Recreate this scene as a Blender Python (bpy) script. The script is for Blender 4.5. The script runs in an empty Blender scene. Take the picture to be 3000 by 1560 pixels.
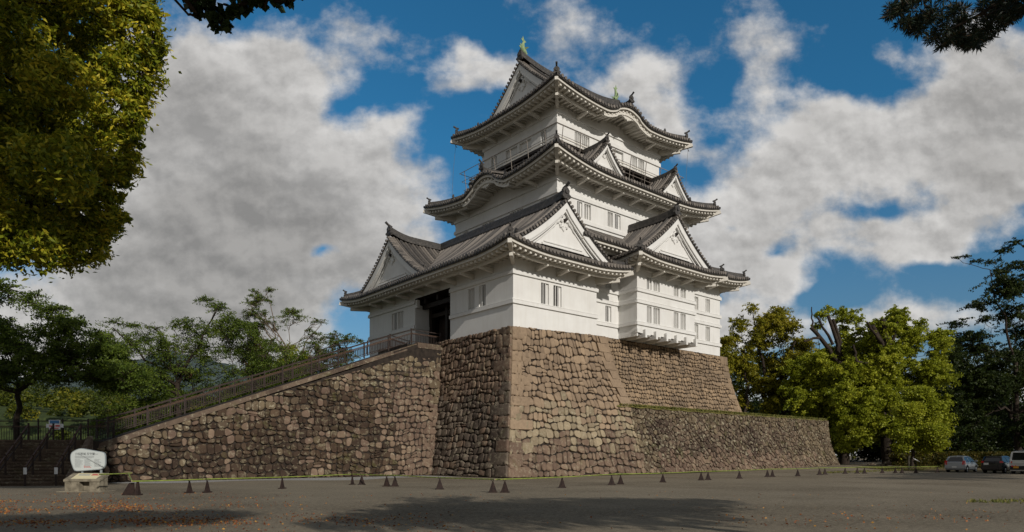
import bpy, math, random
import numpy as np
from mathutils import Vector, Matrix
R=random.Random(7); NR=np.random.RandomState(11)
sc=bpy.context.scene; C=sc.collection
PI=math.pi
# ---------------------------------------------------------------- camera
HEAD=math.radians(49.67); cA,sA=math.cos(HEAD),math.sin(HEAD)
EYE=1.6
cam=bpy.data.cameras.new('camera'); camo=bpy.data.objects.new('camera',cam); C.objects.link(camo)
camo.location=(0,0,EYE); camo.rotation_euler=(PI/2,0,HEAD-PI/2)
cam.sensor_width=36; cam.lens=24.0; cam.shift_y=0.185; cam.clip_start=0.1; cam.clip_end=6000
sc.camera=camo
def cw(r,d,z=0.0):
    "site grid: r metres to the right, d metres ahead of the viewpoint"
    return Vector((d*cA+r*sA, d*sA-r*cA, z))
# ---------------------------------------------------------------- world, sun
SUND=Vector((0.14,1.0,-0.47)).normalized()
ELEV=math.asin(-SUND.z)
sc.view_settings.view_transform='Standard'; sc.view_settings.look='None'
sc.view_settings.exposure=0.0; sc.view_settings.gamma=1.0
sun=bpy.data.lights.new('sun','SUN'); sun.energy=3.2; sun.angle=math.radians(0.5); sun.color=(1.0,0.94,0.86)
suno=bpy.data.objects.new('sun',sun); C.objects.link(suno)
suno.rotation_euler=SUND.to_track_quat('-Z','Y').to_euler(); suno.location=(0,-20,40)
w=bpy.data.worlds.new('World'); sc.world=w; w.use_nodes=True
def make_world():
    nt=w.node_tree; N=nt.nodes; L=nt.links; N.clear()
    def n(t,**k):
        x=N.new(t)
        for a,b in k.items(): setattr(x,a,b)
        return x
    def m(op,a,b=None,clamp=False):
        x=n('ShaderNodeMath',operation=op); x.use_clamp=clamp
        for i,v in enumerate((a,b)):
            if v is None: continue
            if isinstance(v,(int,float)): x.inputs[i].default_value=v
            else: L.new(v,x.inputs[i])
        return x.outputs[0]
    out=n('ShaderNodeOutputWorld'); sky=n('ShaderNodeTexSky',sky_type='NISHITA')
    sky.sun_disc=False; sky.sun_elevation=ELEV; sky.sun_rotation=PI; sky.air_density=1.0; sky.dust_density=0.3; sky.ozone_density=3.0
    tint=n('ShaderNodeMix',data_type='RGBA',blend_type='MULTIPLY'); tint.inputs[0].default_value=1
    L.new(sky.outputs[0],tint.inputs[6])
    b1=n('ShaderNodeBackground'); L.new(tint.outputs[2],b1.inputs[0]); b1.inputs[1].default_value=0.10
    tc=n('ShaderNodeTexCoord')
    # gnomonic sky chart (compass direction and height), fixed to the sky
    def dot(v):
        x=n('ShaderNodeVectorMath',operation='DOT_PRODUCT'); L.new(tc.outputs['Generated'],x.inputs[0]); x.inputs[1].default_value=v
        return x.outputs['Value']
    tz=n('ShaderNodeMapRange'); L.new(dot((0,0,1)),tz.inputs[0]); tz.inputs[1].default_value=.08; tz.inputs[2].default_value=.42
    tm=n('ShaderNodeMix',data_type='RGBA'); L.new(tz.outputs[0],tm.inputs[0]); tm.inputs[6].default_value=(.55,.60,.62,1); tm.inputs[7].default_value=SKYTINT; L.new(tm.outputs[2],tint.inputs[7])
    dd=m('MAXIMUM',dot((cA,sA,0)),0.08)
    u=m('DIVIDE',dot((sA,-cA,0)),dd); v=m('DIVIDE',dot((0,0,1)),dd)
    cmb=n('ShaderNodeCombineXYZ'); L.new(u,cmb.inputs[0]); L.new(v,cmb.inputs[1]); uv=cmb.outputs[0]
    def noise(scale,detail,rough,stretch=1.0,off=0.0,dist=0.0):
        mp=n('ShaderNodeMapping'); L.new(uv,mp.inputs[0]); mp.inputs['Scale'].default_value=(1,stretch,1); mp.inputs['Location'].default_value=(off,off*.7,0)
        x=n('ShaderNodeTexNoise'); L.new(mp.outputs[0],x.inputs[0]); x.inputs['Scale'].default_value=scale; x.inputs['Detail'].default_value=detail; x.inputs['Roughness'].default_value=rough
        x.inputs['Distortion'].default_value=dist
        return x.outputs[0]
    def blob(px,py,rx,ry,k):
        cu=(px-1500)/2000; cv=(1335-py)/2000; sx=2000/rx; sy=2000/ry
        mp=n('ShaderNodeMapping'); L.new(wuv,mp.inputs[0]); mp.inputs['Scale'].default_value=(sx,sy,0); mp.inputs['Location'].default_value=(-cu*sx,-cv*sy,0)
        g=n('ShaderNodeTexGradient',gradient_type='SPHERICAL'); L.new(mp.outputs[0],g.inputs[0])
        return m('MULTIPLY',g.outputs[1],k)
    # warp so cloud masses do not read as ellipses
    nw=n('ShaderNodeTexNoise'); L.new(uv,nw.inputs[0]); nw.inputs['Scale'].default_value=5; nw.inputs['Detail'].default_value=4
    sb=n('ShaderNodeVectorMath',operation='SUBTRACT'); L.new(nw.outputs['Color'],sb.inputs[0]); sb.inputs[1].default_value=(.5,.5,.5)
    scl=n('ShaderNodeVectorMath',operation='SCALE'); L.new(sb.outputs[0],scl.inputs[0]); scl.inputs['Scale'].default_value=0.16
    ad=n('ShaderNodeVectorMath',operation='ADD'); L.new(uv,ad.inputs[0]); L.new(scl.outputs[0],ad.inputs[1]); wuv=ad.outputs[0]
    tot=None
    for b in CLOUDS:
        o=blob(*b[:4],b[4]*.78); tot=o if tot is None else m('ADD',tot,o)
    f=m('ADD',m('MULTIPLY',noise(6.5,12,.60,1.15,3.1,.0),1.25),m('MULTIPLY',noise(2.3,6,.55,1.1,9.4,.2),.35))
    f=m('SUBTRACT',f,.17)
    dens=m('ADD',f,tot)
    mr=n('ShaderNodeMapRange',interpolation_type='SMOOTHSTEP'); L.new(dens,mr.inputs[0]); mr.inputs[1].default_value=.71; mr.inputs[2].default_value=1.06
    mask=mr.outputs[0]
    # unseen cloud added overhead and behind the viewpoint to grey the ambient light
    bk=n('ShaderNodeMapRange',interpolation_type='SMOOTHSTEP'); L.new(dot((cA,sA,0)),bk.inputs[0]); bk.inputs[1].default_value=.45; bk.inputs[2].default_value=.05; bk.inputs[3].default_value=0; bk.inputs[4].default_value=.92
    mask=m('MAXIMUM',mask,bk.outputs[0])
    hz=n('ShaderNodeMapRange',interpolation_type='SMOOTHSTEP'); L.new(dot((0,0,1)),hz.inputs[0]); hz.inputs[1].default_value=.14; hz.inputs[2].default_value=.05; hz.inputs[3].default_value=0; hz.inputs[4].default_value=.85
    mask=m('MAXIMUM',mask,hz.outputs[0])
    # shading of the clouds: thick parts turn grey, billowy edges stay bright
    th=n('ShaderNodeMapRange',interpolation_type='SMOOTHSTEP'); L.new(m('ADD',dens,m('MULTIPLY',noise(9,8,.6,1.4,1.3),-1.0)),th.inputs[0]); th.inputs[1].default_value=.25; th.inputs[2].default_value=1.25
    dk=None
    for b in GREYS:
        o=blob(*b); dk=o if dk is None else m('ADD',dk,o)
    thick=m('ADD',m('MULTIPLY',th.outputs[0],.55),dk,True)
    # relief: the puffs are brighter on the side that faces the sun
    def off(du,dv,sc_,dist=0.0):
        a2=n('ShaderNodeVectorMath',operation='ADD'); L.new(uv,a2.inputs[0]); a2.inputs[1].default_value=(du,dv,0)
        mp=n('ShaderNodeMapping'); L.new(a2.outputs[0],mp.inputs[0]); mp.inputs['Scale'].default_value=(1,1.15,1); mp.inputs['Location'].default_value=(3.1,3.1*.7,0)
        x=n('ShaderNodeTexNoise'); L.new(mp.outputs[0],x.inputs[0]); x.inputs['Scale'].default_value=sc_; x.inputs['Detail'].default_value=8; x.inputs['Roughness'].default_value=.58; x.inputs['Distortion'].default_value=dist
        return x.outputs[0]
    rel=m('ADD',m('MULTIPLY',m('SUBTRACT',off(0,0,6.5),off(.010,.026,6.5)),1.9),m('MULTIPLY',m('SUBTRACT',off(0,0,15),off(.005,.011,15)),1.3))
    bil=n('ShaderNodeMapRange'); L.new(rel,bil.inputs[0]); bil.inputs[1].default_value=-.25; bil.inputs[2].default_value=.25; bil.inputs[3].default_value=.80; bil.inputs[4].default_value=1.20
    cr=n('ShaderNodeMix',data_type='RGBA'); L.new(thick,cr.inputs[0]); cr.inputs[6].default_value=(.60,.585,.565,1); cr.inputs[7].default_value=(.325,.312,.295,1)
    b2=n('ShaderNodeBackground'); L.new(cr.outputs[2],b2.inputs[0]); L.new(m('MULTIPLY',m('MULTIPLY',bil.outputs[0],CLOUDK),m('SUBTRACT',1.0,m('MULTIPLY',bk.outputs[0],.55))),b2.inputs[1])  # rear and overhead cloud dimmed to lower the ambient light
    mx=n('ShaderNodeMixShader'); L.new(m('MULTIPLY',mask,.96),mx.inputs[0]); L.new(b1.outputs[0],mx.inputs[1]); L.new(b2.outputs[0],mx.inputs[2])
    L.new(mx.outputs[0],out.inputs[0])
SKYTINT=(.25,.80,.95,1); CLOUDK=1.0
CLOUDS=[(1050,60,120,70,.25),(960,230,150,90,.3),(1180,330,120,60,.25),(1340,110,80,90,.3),(1650,130,70,60,.15),(2050,420,120,60,.2),(2380,330,120,80,.3),(2600,180,160,90,.2),(1990,350,60,50,.3),(1960,720,90,60,.2),(1200,600,140,60,.35),(600,1330,1700,260,.55),(2300,1330,1500,120,.35),(700,560,620,520,1.1),(560,250,430,330,.8),(350,950,900,420,.9),(1050,480,260,200,.45),(1120,760,330,170,.55),(870,120,190,150,.35),
 (1090,140,170,110,.33),(1270,60,170,80,.38),(1430,180,240,110,.45),(1330,250,130,70,.35),(1560,210,160,80,.3),(1290,540,160,70,.4),
 (1900,170,230,180,.5),(1780,240,180,80,.3),(1950,330,180,100,.42),(2280,170,190,130,.45),(2240,270,140,120,.35),(2110,110,70,60,.2),
 (2420,420,420,180,.55),(2700,480,480,260,.65),(2950,330,330,300,.8),(2850,120,200,120,.3),(2150,560,240,200,.4),(2350,600,330,180,.4),
 (2500,740,520,120,.55),(2200,800,260,160,.55),(2800,700,420,110,.5),(2950,560,300,160,.55),(2150,1000,260,150,.5),(2600,960,700,90,.45),(1700,60,120,60,.2),(2000,700,160,200,.45),
 (930,775,60,45,-.7),(1240,420,130,90,-.25),(2560,640,80,45,-.5),(2310,720,90,45,-.45),(2420,880,150,50,-.45),(2700,800,130,40,-.4),(1100,300,120,120,-.15)]
GREYS=[(650,900,800,420,.8),(560,560,500,360,.35),(850,650,420,260,.35),(2950,260,330,330,.45),(2900,560,330,200,.3),(2300,680,380,130,.3),(420,250,300,300,.4)]
make_world()
# ---------------------------------------------------------------- helpers
def tag(o,label=None,cat=None,group=None,kind=None):
    if label: o['label']=label
    if cat: o['category']=cat
    if group: o['group']=group
    if kind: o['kind']=kind
    return o
def empty(name,loc,label,cat,group=None,rz=0):
    o=bpy.data.objects.new(name,None); C.objects.link(o); o.location=loc; o.rotation_euler=(0,0,rz); o.empty_display_size=.3
    return tag(o,label,cat,group)
def link(name,me,mat,parent=None):
    o=bpy.data.objects.new(name,me); C.objects.link(o)
    for mm in (mat if isinstance(mat,(list,tuple)) else [mat]): me.materials.append(mm)
    if parent is not None:
        o.parent=parent
        if WORLDSPACE[0]:
            # geometry given in world space: undo the thing's own transform
            M=Matrix.Identity(4); p=parent; chain=[]
            while p is not None: chain.append(p); p=p.parent
            for p in reversed(chain):
                M=M@Matrix.LocRotScale(p.location,p.rotation_euler,p.scale)
            mi=M.inverted(); me.transform(mi)
    return o
WORLDSPACE=[True]
class MB:
    def __init__(s): s.v=[];s.f=[];s.t=[];s.m=[];s.tone=0.5;s.mi=0
    def vert(s,p): s.v.append((p[0],p[1],p[2])); s.t.append(s.tone); return len(s.v)-1
    def face(s,idx): s.f.append(tuple(idx)); s.m.append(s.mi)
    def poly(s,pts): s.face([s.vert(p) for p in pts])
    def grid(s,rows,closed=False):
        ids=[[s.vert(p) for p in r] for r in rows]
        for a,b in zip(ids[:-1],ids[1:]):
            k=len(a)
            for i in range(k if closed else k-1):
                j=(i+1)%k; s.face((a[i],a[j],b[j],b[i]))
        return ids
    def hexa(s,p):  # 8 points: bottom 4 then top 4
        i=[s.vert(q) for q in p]
        for f in ((0,3,2,1),(4,5,6,7),(0,1,5,4),(1,2,6,5),(2,3,7,6),(3,0,4,7)): s.face([i[k] for k in f])
    def box(s,x0,x1,y0,y1,z0,z1):
        s.hexa([(x0,y0,z0),(x1,y0,z0),(x1,y1,z0),(x0,y1,z0),(x0,y0,z1),(x1,y0,z1),(x1,y1,z1),(x0,y1,z1)])
    def beam(s,a,b,wd,ht,up=(0,0,1)):
        a=Vector(a);b=Vector(b);d=(b-a)
        if d.length<1e-6: return
        d.normalize();u=Vector(up);x=d.cross(u)
        if x.length<1e-4: x=Vector((1,0,0))
        x.normalize();u=x.cross(d)
        x*=wd/2;u*=ht/2
        s.hexa([a-x-u,a+x-u,b+x-u,b-x-u,a-x+u,a+x+u,b+x+u,b-x+u])
    def tube(s,path,rad,n=6,caps=True):
        P=[Vector(p) for p in path]; rows=[]
        if not isinstance(rad,(list,tuple)): rad=[rad]*len(P)
        prev=None
        for i,p in enumerate(P):
            d=(P[min(i+1,len(P)-1)]-P[max(i-1,0)]); d.normalize()
            x=d.cross(Vector((0,0,1))) if prev is None else prev-d*prev.dot(d)
            if x.length<1e-3: x=d.cross(Vector((0,1,0)))
            x.normalize(); prev=x; y=d.cross(x)
            rows.append([p+(x*math.cos(2*PI*k/n)+y*math.sin(2*PI*k/n))*rad[i] for k in range(n)])
        ids=s.grid(rows,True)
        if caps: s.face(ids[0][::-1]); s.face(ids[-1])
    def lathe(s,c,prof,n=12,axis=None):
        rows=[[(c[0]+r*math.cos(2*PI*k/n),c[1]+r*math.sin(2*PI*k/n),c[2]+z) for k in range(n)] for r,z in prof]
        ids=s.grid(rows,True); s.face(ids[0][::-1]); s.face(ids[-1])
    def mesh(s,name,smooth=False,angle=None):
        me=bpy.data.meshes.new(name); me.from_pydata(s.v,[],s.f)
        me.polygons.foreach_set('material_index',s.m)
        a=me.attributes.new('tone','FLOAT','POINT'); a.data.foreach_set('value',s.t)
        if smooth:
            me.polygons.foreach_set('use_smooth',[True]*len(s.f))
            if angle is not None:
                try: me.set_sharp_from_angle(angle=angle)
                except Exception: pass
        me.update(); return me
    def build(s,name,mat,parent=None,smooth=False,angle=None):
        return link(name,s.mesh(name,smooth,angle),mat,parent)
# ---------------------------------------------------------------- materials
def mat(name,base=(.5,.5,.5),rough=.7,tmix=.5,metal=0,cols=None,nscale=3,ndetail=6,bump=0,bscale=20,tone=None,spec=.3,extra=None,trans=0,coat=0):
    m=bpy.data.materials.new(name); m.use_nodes=True; nt=m.node_tree; N=nt.nodes; L=nt.links
    b=N['Principled BSDF']; b.inputs['Base Color'].default_value=(*base,1); b.inputs['Roughness'].default_value=rough
    b.inputs['Metallic'].default_value=metal; b.inputs['Specular IOR Level'].default_value=spec
    if coat: b.inputs['Coat Weight'].default_value=coat; b.inputs['Coat Roughness'].default_value=.05
    tc=N.new('ShaderNodeTexCoord'); geo=N.new('ShaderNodeNewGeometry')
    col=None
    def noise(sc_,det=6,rough_=.6):
        x=N.new('ShaderNodeTexNoise'); L.new(geo.outputs['Position'],x.inputs[0]); x.inputs['Scale'].default_value=sc_; x.inputs['Detail'].default_value=det; x.inputs['Roughness'].default_value=rough_; return x.outputs[0]
    def ramp(fac,stops):
        r=N.new('ShaderNodeValToRGB'); L.new(fac,r.inputs[0]); e=r.color_ramp.elements
        while len(e)<len(stops): e.new(.5)
        for k,(p,c) in enumerate(stops): e[k].position=p; e[k].color=(*c,1)
        return r.outputs[0]
    def mixc(fac,a,c,mode='MIX'):
        x=N.new('ShaderNodeMix'); x.data_type='RGBA'; x.blend_type=mode
        if isinstance(fac,float): x.inputs[0].default_value=fac
        else: L.new(fac,x.inputs[0])
        for s,k in ((a,6),(c,7)):
            if isinstance(s,tuple): x.inputs[k].default_value=(*s,1)
            else: L.new(s,x.inputs[k])
        return x.outputs[2]
    if cols: col=ramp(noise(nscale,ndetail),cols)
    if tone:
        at=N.new('ShaderNodeAttribute'); at.attribute_name='tone'; tcol=ramp(at.outputs['Fac'],tone)
        col=tcol if col is None else mixc(float(tmix),tcol,col)
    if extra: col=extra(N,L,noise,ramp,mixc,col)
    if col is not None: L.new(col,b.inputs['Base Color'])
    if bump:
        bp=N.new('ShaderNodeBump'); bp.inputs['Strength'].default_value=bump; bp.inputs['Distance'].default_value=.03
        L.new(noise(bscale,8,.7),bp.inputs['Height']); L.new(bp.outputs[0],b.inputs['Normal'])
    if trans:
        t=N.new('ShaderNodeBsdfTranslucent'); mx=N.new('ShaderNodeMixShader'); mx.inputs[0].default_value=trans
        if col is not None: L.new(col,t.inputs[0])
        L.new(b.outputs[0],mx.inputs[1]); L.new(t.outputs[0],mx.inputs[2]); L.new(mx.outputs[0],N['Material Output'].inputs[0])
    return m
def stain(N,L,noise,ramp,mixc,col):
    # faint rain streaks, stretched downwards
    g=N.new('ShaderNodeNewGeometry'); mp=N.new('ShaderNodeMapping'); L.new(g.outputs['Position'],mp.inputs[0]); mp.inputs['Scale'].default_value=(3,3,.35)
    x=N.new('ShaderNodeTexNoise'); L.new(mp.outputs[0],x.inputs[0]); x.inputs['Scale'].default_value=1.2; x.inputs['Detail'].default_value=7
    return mixc(ramp(x.outputs[0],[(.45,(0,0,0)),(.8,(.22,.22,.22))]),col,(.50,.47,.40))
M={}
M['plaster']=mat('white_plaster',cols=[(.3,(.66,.65,.625)),(.7,(.73,.725,.70))],nscale=.8,rough=.75,bump=.05,bscale=9,extra=stain)
M['eave']=mat('white_painted_wood',cols=[(.3,(.56,.53,.47)),(.7,(.66,.63,.57))],nscale=1.5,rough=.7)
M['tile']=mat('grey_roof_tile',tmix=.3,tone=[(0,(.012,.011,.011)),(.3,(.035,.032,.030)),(1,(.27,.235,.20))],cols=[(.35,(.03,.028,.026)),(.55,(.085,.077,.07)),(.75,(.23,.20,.17))],nscale=2.6,rough=.55,bump=.4,bscale=14,spec=.4)
M['tiledark']=mat('dark_ridge_tile',cols=[(.3,(.03,.028,.027)),(.55,(.065,.06,.055)),(.75,(.13,.115,.10))],nscale=5,rough=.55,bump=.3)
M['mortar']=mat('pale_tile_mortar',cols=[(.3,(.22,.2,.18)),(.7,(.42,.38,.34))],nscale=5,rough=.8)
M['dark']=mat('dark_timber',cols=[(.3,(.010,.007,.005)),(.7,(.030,.020,.013))],nscale=4,rough=.6)
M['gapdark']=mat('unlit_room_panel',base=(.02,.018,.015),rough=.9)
M['copper']=mat('verdigris_copper',cols=[(.3,(.15,.24,.12)),(.7,(.34,.42,.22))],nscale=5,rough=.6)
M['railm']=mat('galvanised_rail',cols=[(.3,(.22,.19,.165)),(.7,(.34,.30,.26))],nscale=6,rough=.5,metal=.3)
M['wire']=mat('lightning_wire',base=(.12,.11,.10),rough=.6)
def stone(name,a,b_,c,lichen=.0,lcol=(.42,.38,.27),moss=0.0,blot=.5,blotc=(.05,.035,.028),bs=.35):
    def ex(N,L,noise,ramp,mixc,col):
        if blot: col=mixc(ramp(noise(bs,5,.6),[(.42,(0,0,0)),(.62,(blot,)*3)]),col,blotc)
        if lichen: col=mixc(ramp(noise(3.2,9,.75),[(.53,(0,0,0)),(.60,(lichen,)*3)]),col,lcol)
        if moss: col=mixc(ramp(noise(.9,6,.7),[(.56,(0,0,0)),(.66,(moss,)*3)]),col,(.09,.10,.025))
        return col
    return mat(name,tone=[(0,a),(.5,b_),(1,c)],cols=[(.25,tuple(x*.55 for x in b_)),(.5,b_),(.8,tuple(min(1,x*1.45) for x in b_))],nscale=5,rough=.9,bump=.7,bscale=11,extra=ex,spec=.15)
M['stA']=stone('cut_grey_stone',(.155,.112,.078),(.285,.21,.143),(.41,.30,.195),blot=.35,blotc=(.14,.10,.07))
M['stB']=stone('yellowed_lichened_stone',(.15,.12,.078),(.275,.222,.147),(.40,.325,.215),lichen=.5,moss=.3,blot=.4,blotc=(.15,.11,.08),bs=.4)
M['stP']=stone('purple_brown_stone',(.085,.058,.043),(.165,.115,.082),(.27,.195,.132),lichen=.35,moss=.2,blot=.5,blotc=(.09,.057,.045),bs=.5)
M['stS']=stone('dark_shaded_face_stone',(.055,.042,.034),(.12,.093,.072),(.21,.168,.125),lichen=.35,moss=.15,blot=.7,blotc=(.05,.037,.03),bs=.35)  # darker copy of the stone, for the side that stands in shade
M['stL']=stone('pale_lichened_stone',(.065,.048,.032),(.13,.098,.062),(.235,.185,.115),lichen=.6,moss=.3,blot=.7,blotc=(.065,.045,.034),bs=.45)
M['stC']=stone('dark_mottled_stone',(.045,.032,.024),(.11,.078,.056),(.23,.175,.118),lichen=.75,lcol=(.36,.33,.23),moss=.35,blot=.75,blotc=(.042,.028,.022),bs=.3)
M['stD']=stone('buff_block_stone',(.15,.11,.073),(.275,.20,.13),(.40,.285,.175),blot=.45,blotc=(.10,.08,.064))
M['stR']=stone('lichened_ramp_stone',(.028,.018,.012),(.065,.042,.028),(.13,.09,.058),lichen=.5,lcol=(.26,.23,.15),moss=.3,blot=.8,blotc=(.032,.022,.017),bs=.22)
M['stBack']=mat('packing_rubble',cols=[(.3,(.014,.011,.009)),(.7,(.045,.034,.026))],nscale=3,rough=.95,bump=.8)
M['coping']=stone('weathered_coping',(.08,.055,.042),(.13,.095,.07),(.19,.14,.10),lichen=.4,moss=.3)
M['concrete']=mat('old_concrete',cols=[(.3,(.10,.085,.06)),(.55,(.24,.21,.155)),(.8,(.34,.30,.22))],nscale=4,rough=.9,bump=.3)
def asph(N,L,noise,ramp,mixc,col):
    c=ramp(noise(.22,7,.65),[(.36,(.085,.071,.051)),(.50,(.140,.118,.086)),(.64,(.21,.178,.130))])
    c=mixc(ramp(noise(9,10,.85),[(.44,(0,0,0)),(.60,(.9,.9,.9))]),c,(.36,.30,.21))
    c=mixc(ramp(noise(5,9,.85),[(.50,(0,0,0)),(.62,(.7,.7,.7))]),c,(.07,.06,.045))
    c=mixc(ramp(noise(.09,3,.5),[(.45,(0,0,0)),(.55,(.35,.35,.35))]),c,(.30,.26,.19))
    c=mixc(ramp(noise(60,6,.8),[(.50,(0,0,0)),(.60,(.7,.7,.7))]),c,(.045,.04,.034))
    return mixc(ramp(noise(1.4,8,.7),[(.50,(0,0,0)),(.72,(.5,.5,.5))]),c,(.25,.21,.15))
M['ground']=mat('worn_gravelly_asphalt',rough=.95,extra=asph,bump=.9,bscale=26,spec=.1)
M['gravel']=mat('pale_gravel',cols=[(.38,(.16,.155,.145)),(.5,(.30,.29,.27)),(.62,(.46,.45,.43))],nscale=14,ndetail=10,rough=.95,bump=.8,bscale=30)
M['soil']=mat('leafy_soil',cols=[(.3,(.05,.035,.02)),(.5,(.12,.085,.045)),(.7,(.09,.10,.03))],nscale=1.3,ndetail=9,rough=.95,bump=.6)
M['grass']=mat('dry_turf',cols=[(.3,(.10,.10,.028)),(.55,(.19,.17,.05)),(.8,(.26,.20,.07))],nscale=1.6,ndetail=8,rough=.95,bump=1,bscale=18)
M['scrub']=mat('dark_green_scrub',cols=[(.3,(.012,.018,.005)),(.5,(.03,.045,.010)),(.7,(.06,.08,.018))],nscale=1.2,ndetail=10,rough=1,bump=1,bscale=5)  # dark green hillside undergrowth
M['blade']=mat('grass_blade',tone=[(0,(.08,.10,.02)),(.5,(.18,.19,.045)),(1,(.30,.25,.08))],rough=.8,trans=.3)
M['bark']=mat('tree_bark',cols=[(.3,(.016,.011,.008)),(.7,(.05,.036,.025))],nscale=4,rough=.9,bump=.8,bscale=9)
M['barkp']=mat('pale_tree_bark',cols=[(.3,(.06,.045,.03)),(.7,(.20,.155,.11))],nscale=2.5,rough=.9,bump=.8,bscale=7)
def leaf(name,a,b_,c,trans=.35): return mat(name,tone=[(0,a),(.5,b_),(1,c)],rough=.5,trans=trans,spec=.25)
M['lfBig']=leaf('evergreen_oak_leaf',(.035,.07,.006),(.24,.27,.016),(.70,.56,.045))
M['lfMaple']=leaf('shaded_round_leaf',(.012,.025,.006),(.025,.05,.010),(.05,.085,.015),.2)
M['lfPine']=leaf('pine_needle',(.010,.022,.010),(.018,.034,.014),(.07,.04,.014),.1)
M['lfCherry']=leaf('cherry_leaf',(.035,.06,.008),(.09,.135,.016),(.20,.25,.035),.35)
M['lfCamphor']=leaf('camphor_leaf',(.105,.14,.011),(.31,.345,.024),(.54,.53,.055),.4)
M['lfCamphorO']=leaf('golden_camphor_leaf',(.09,.10,.010),(.28,.265,.02),(.50,.40,.04),.4)
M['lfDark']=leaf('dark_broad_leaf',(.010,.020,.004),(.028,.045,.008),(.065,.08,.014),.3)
M['lfWood']=leaf('hillside_leaf',(.035,.05,.006),(.10,.12,.012),(.26,.22,.02),.3)
M['lfCedar']=leaf('bronze_conifer_leaf',(.04,.035,.010),(.085,.06,.016),(.13,.10,.02),.2)
M['fallen']=mat('fallen_leaf',tone=[(0,(.12,.036,.016)),(.5,(.32,.11,.035)),(1,(.46,.25,.05))],rough=.7,trans=.1)
M['bamboo']=mat('green_bamboo',cols=[(.3,(.13,.19,.03)),(.6,(.26,.30,.06)),(.85,(.38,.33,.12))],nscale=3,rough=.4)
M['cut']=mat('bamboo_cut_end',base=(.55,.40,.28),rough=.7)
M['iron']=mat('dark_rusty_iron',cols=[(.3,(.014,.009,.008)),(.7,(.042,.024,.019))],nscale=9,rough=.75,bump=.3)
M['wood']=mat('brown_handrail',cols=[(.3,(.035,.019,.013)),(.7,(.10,.052,.030))],nscale=8,rough=.55)
M['post']=mat('dark_brown_post',cols=[(.3,(.018,.011,.009)),(.7,(.045,.028,.021))],nscale=7,rough=.6)
M['board']=mat('pale_grey_sign_face',base=(.52,.56,.55),rough=.5)
M['frame']=mat('grey_sign_frame',base=(.40,.45,.46),rough=.35,metal=.4)
M['ink']=mat('black_ink',base=(.03,.035,.04),rough=.6)
M['inkg']=mat('grey_ink',base=(.30,.32,.32),rough=.6)
M['inkr']=mat('red_ink',base=(.48,.12,.10),rough=.6)
M['cream']=mat('cream_panel',base=(.62,.56,.36),rough=.5)
M['white']=mat('white_panel',base=(.75,.75,.75),rough=.5)
M['blue']=mat('blue_panel',base=(.06,.20,.42),rough=.5)
M['red']=mat('red_panel',base=(.60,.05,.05),rough=.5)
M['redglass']=mat('red_lamp_glass',base=(.55,.01,.012),rough=.15,spec=.6)
M['silver']=mat('silver_car_paint',base=(.36,.38,.40),rough=.35,metal=.25,coat=.35)
M['blackp']=mat('black_car_paint',base=(.012,.012,.014),rough=.2,metal=.2,coat=.8)
M['whitep']=mat('white_van_paint',base=(.62,.62,.60),rough=.3,coat=.5)
M['glass']=mat('tinted_glass',base=(.01,.012,.014),rough=.06,spec=.8)
M['rubber']=mat('tyre_rubber',base=(.015,.015,.015),rough=.85)
M['alloy']=mat('wheel_alloy',base=(.5,.5,.5),rough=.3,metal=.8)
M['trim']=mat('black_trim',base=(.02,.02,.02),rough=.6)
M['plate']=mat('number_plate',base=(.65,.65,.62),rough=.5)
M['platey']=mat('amber_plate',base=(.55,.26,.03),rough=.5)
M['mount']=mat('far_forest_slope',cols=[(.35,(.035,.055,.055)),(.6,(.07,.095,.085))],nscale=.03,ndetail=8,rough=1)  # distance haze is put into the blue-green slope colour
M['hedge']=leaf('hedge_leaf',(.02,.028,.004),(.07,.07,.012),(.17,.12,.02),.3)

exec_parts=[]
def V(p): 
    p=tuple(p); return Vector(p if len(p)==3 else (p[0],p[1],0))
def XY(p,z): return V((p[0],p[1],z))
# ---------------------------------------------------------------- walls with real window openings
def window(parent,A,t,n,s0,s1,z0,z1,kind,nb):
    mb=MB(); dp=.28
    def P(s,o,z): return (A[0]+t[0]*s+n[0]*o, A[1]+t[1]*s+n[1]*o, z)
    mb.mi=0
    for (a,b) in (((s0,z0),(s1,z0)),((s1,z0),(s1,z1)),((s1,z1),(s0,z1)),((s0,z1),(s0,z0))):
        mb.poly([P(a[0],0,a[1]),P(b[0],0,b[1]),P(b[0],-dp,b[1]),P(a[0],-dp,a[1])])
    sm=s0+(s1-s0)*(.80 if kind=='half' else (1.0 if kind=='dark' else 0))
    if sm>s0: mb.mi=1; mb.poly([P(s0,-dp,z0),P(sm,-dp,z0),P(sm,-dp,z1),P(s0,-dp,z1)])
    if sm<s1:
        mb.mi=0; o=-dp*.5 if kind=='half' else -dp*.85
        mb.poly([P(sm,o,z0),P(s1,o,z0),P(s1,o,z1),P(sm,o,z1)])
        if sm>s0: mb.poly([P(sm,o,z0),P(sm,o,z1),P(sm,-dp,z1),P(sm,-dp,z0)])
    mb.mi=0; lim=sm if kind=='half' else s1
    for k in range(nb):
        s=s0+(lim-s0)*(k+1)/(nb+(.6 if kind=='half' else 1)); wd=.03
        pts=[P(s-wd,-.16,z0+.002),P(s+wd,-.16,z0+.002),P(s+wd,-.05,z0+.002),P(s-wd,-.05,z0+.002)]
        mb.hexa(pts+[(p[0],p[1],z1-.002) for p in pts])
    mb.build('window',[M['plaster'],M['gapdark']],parent)
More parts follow.
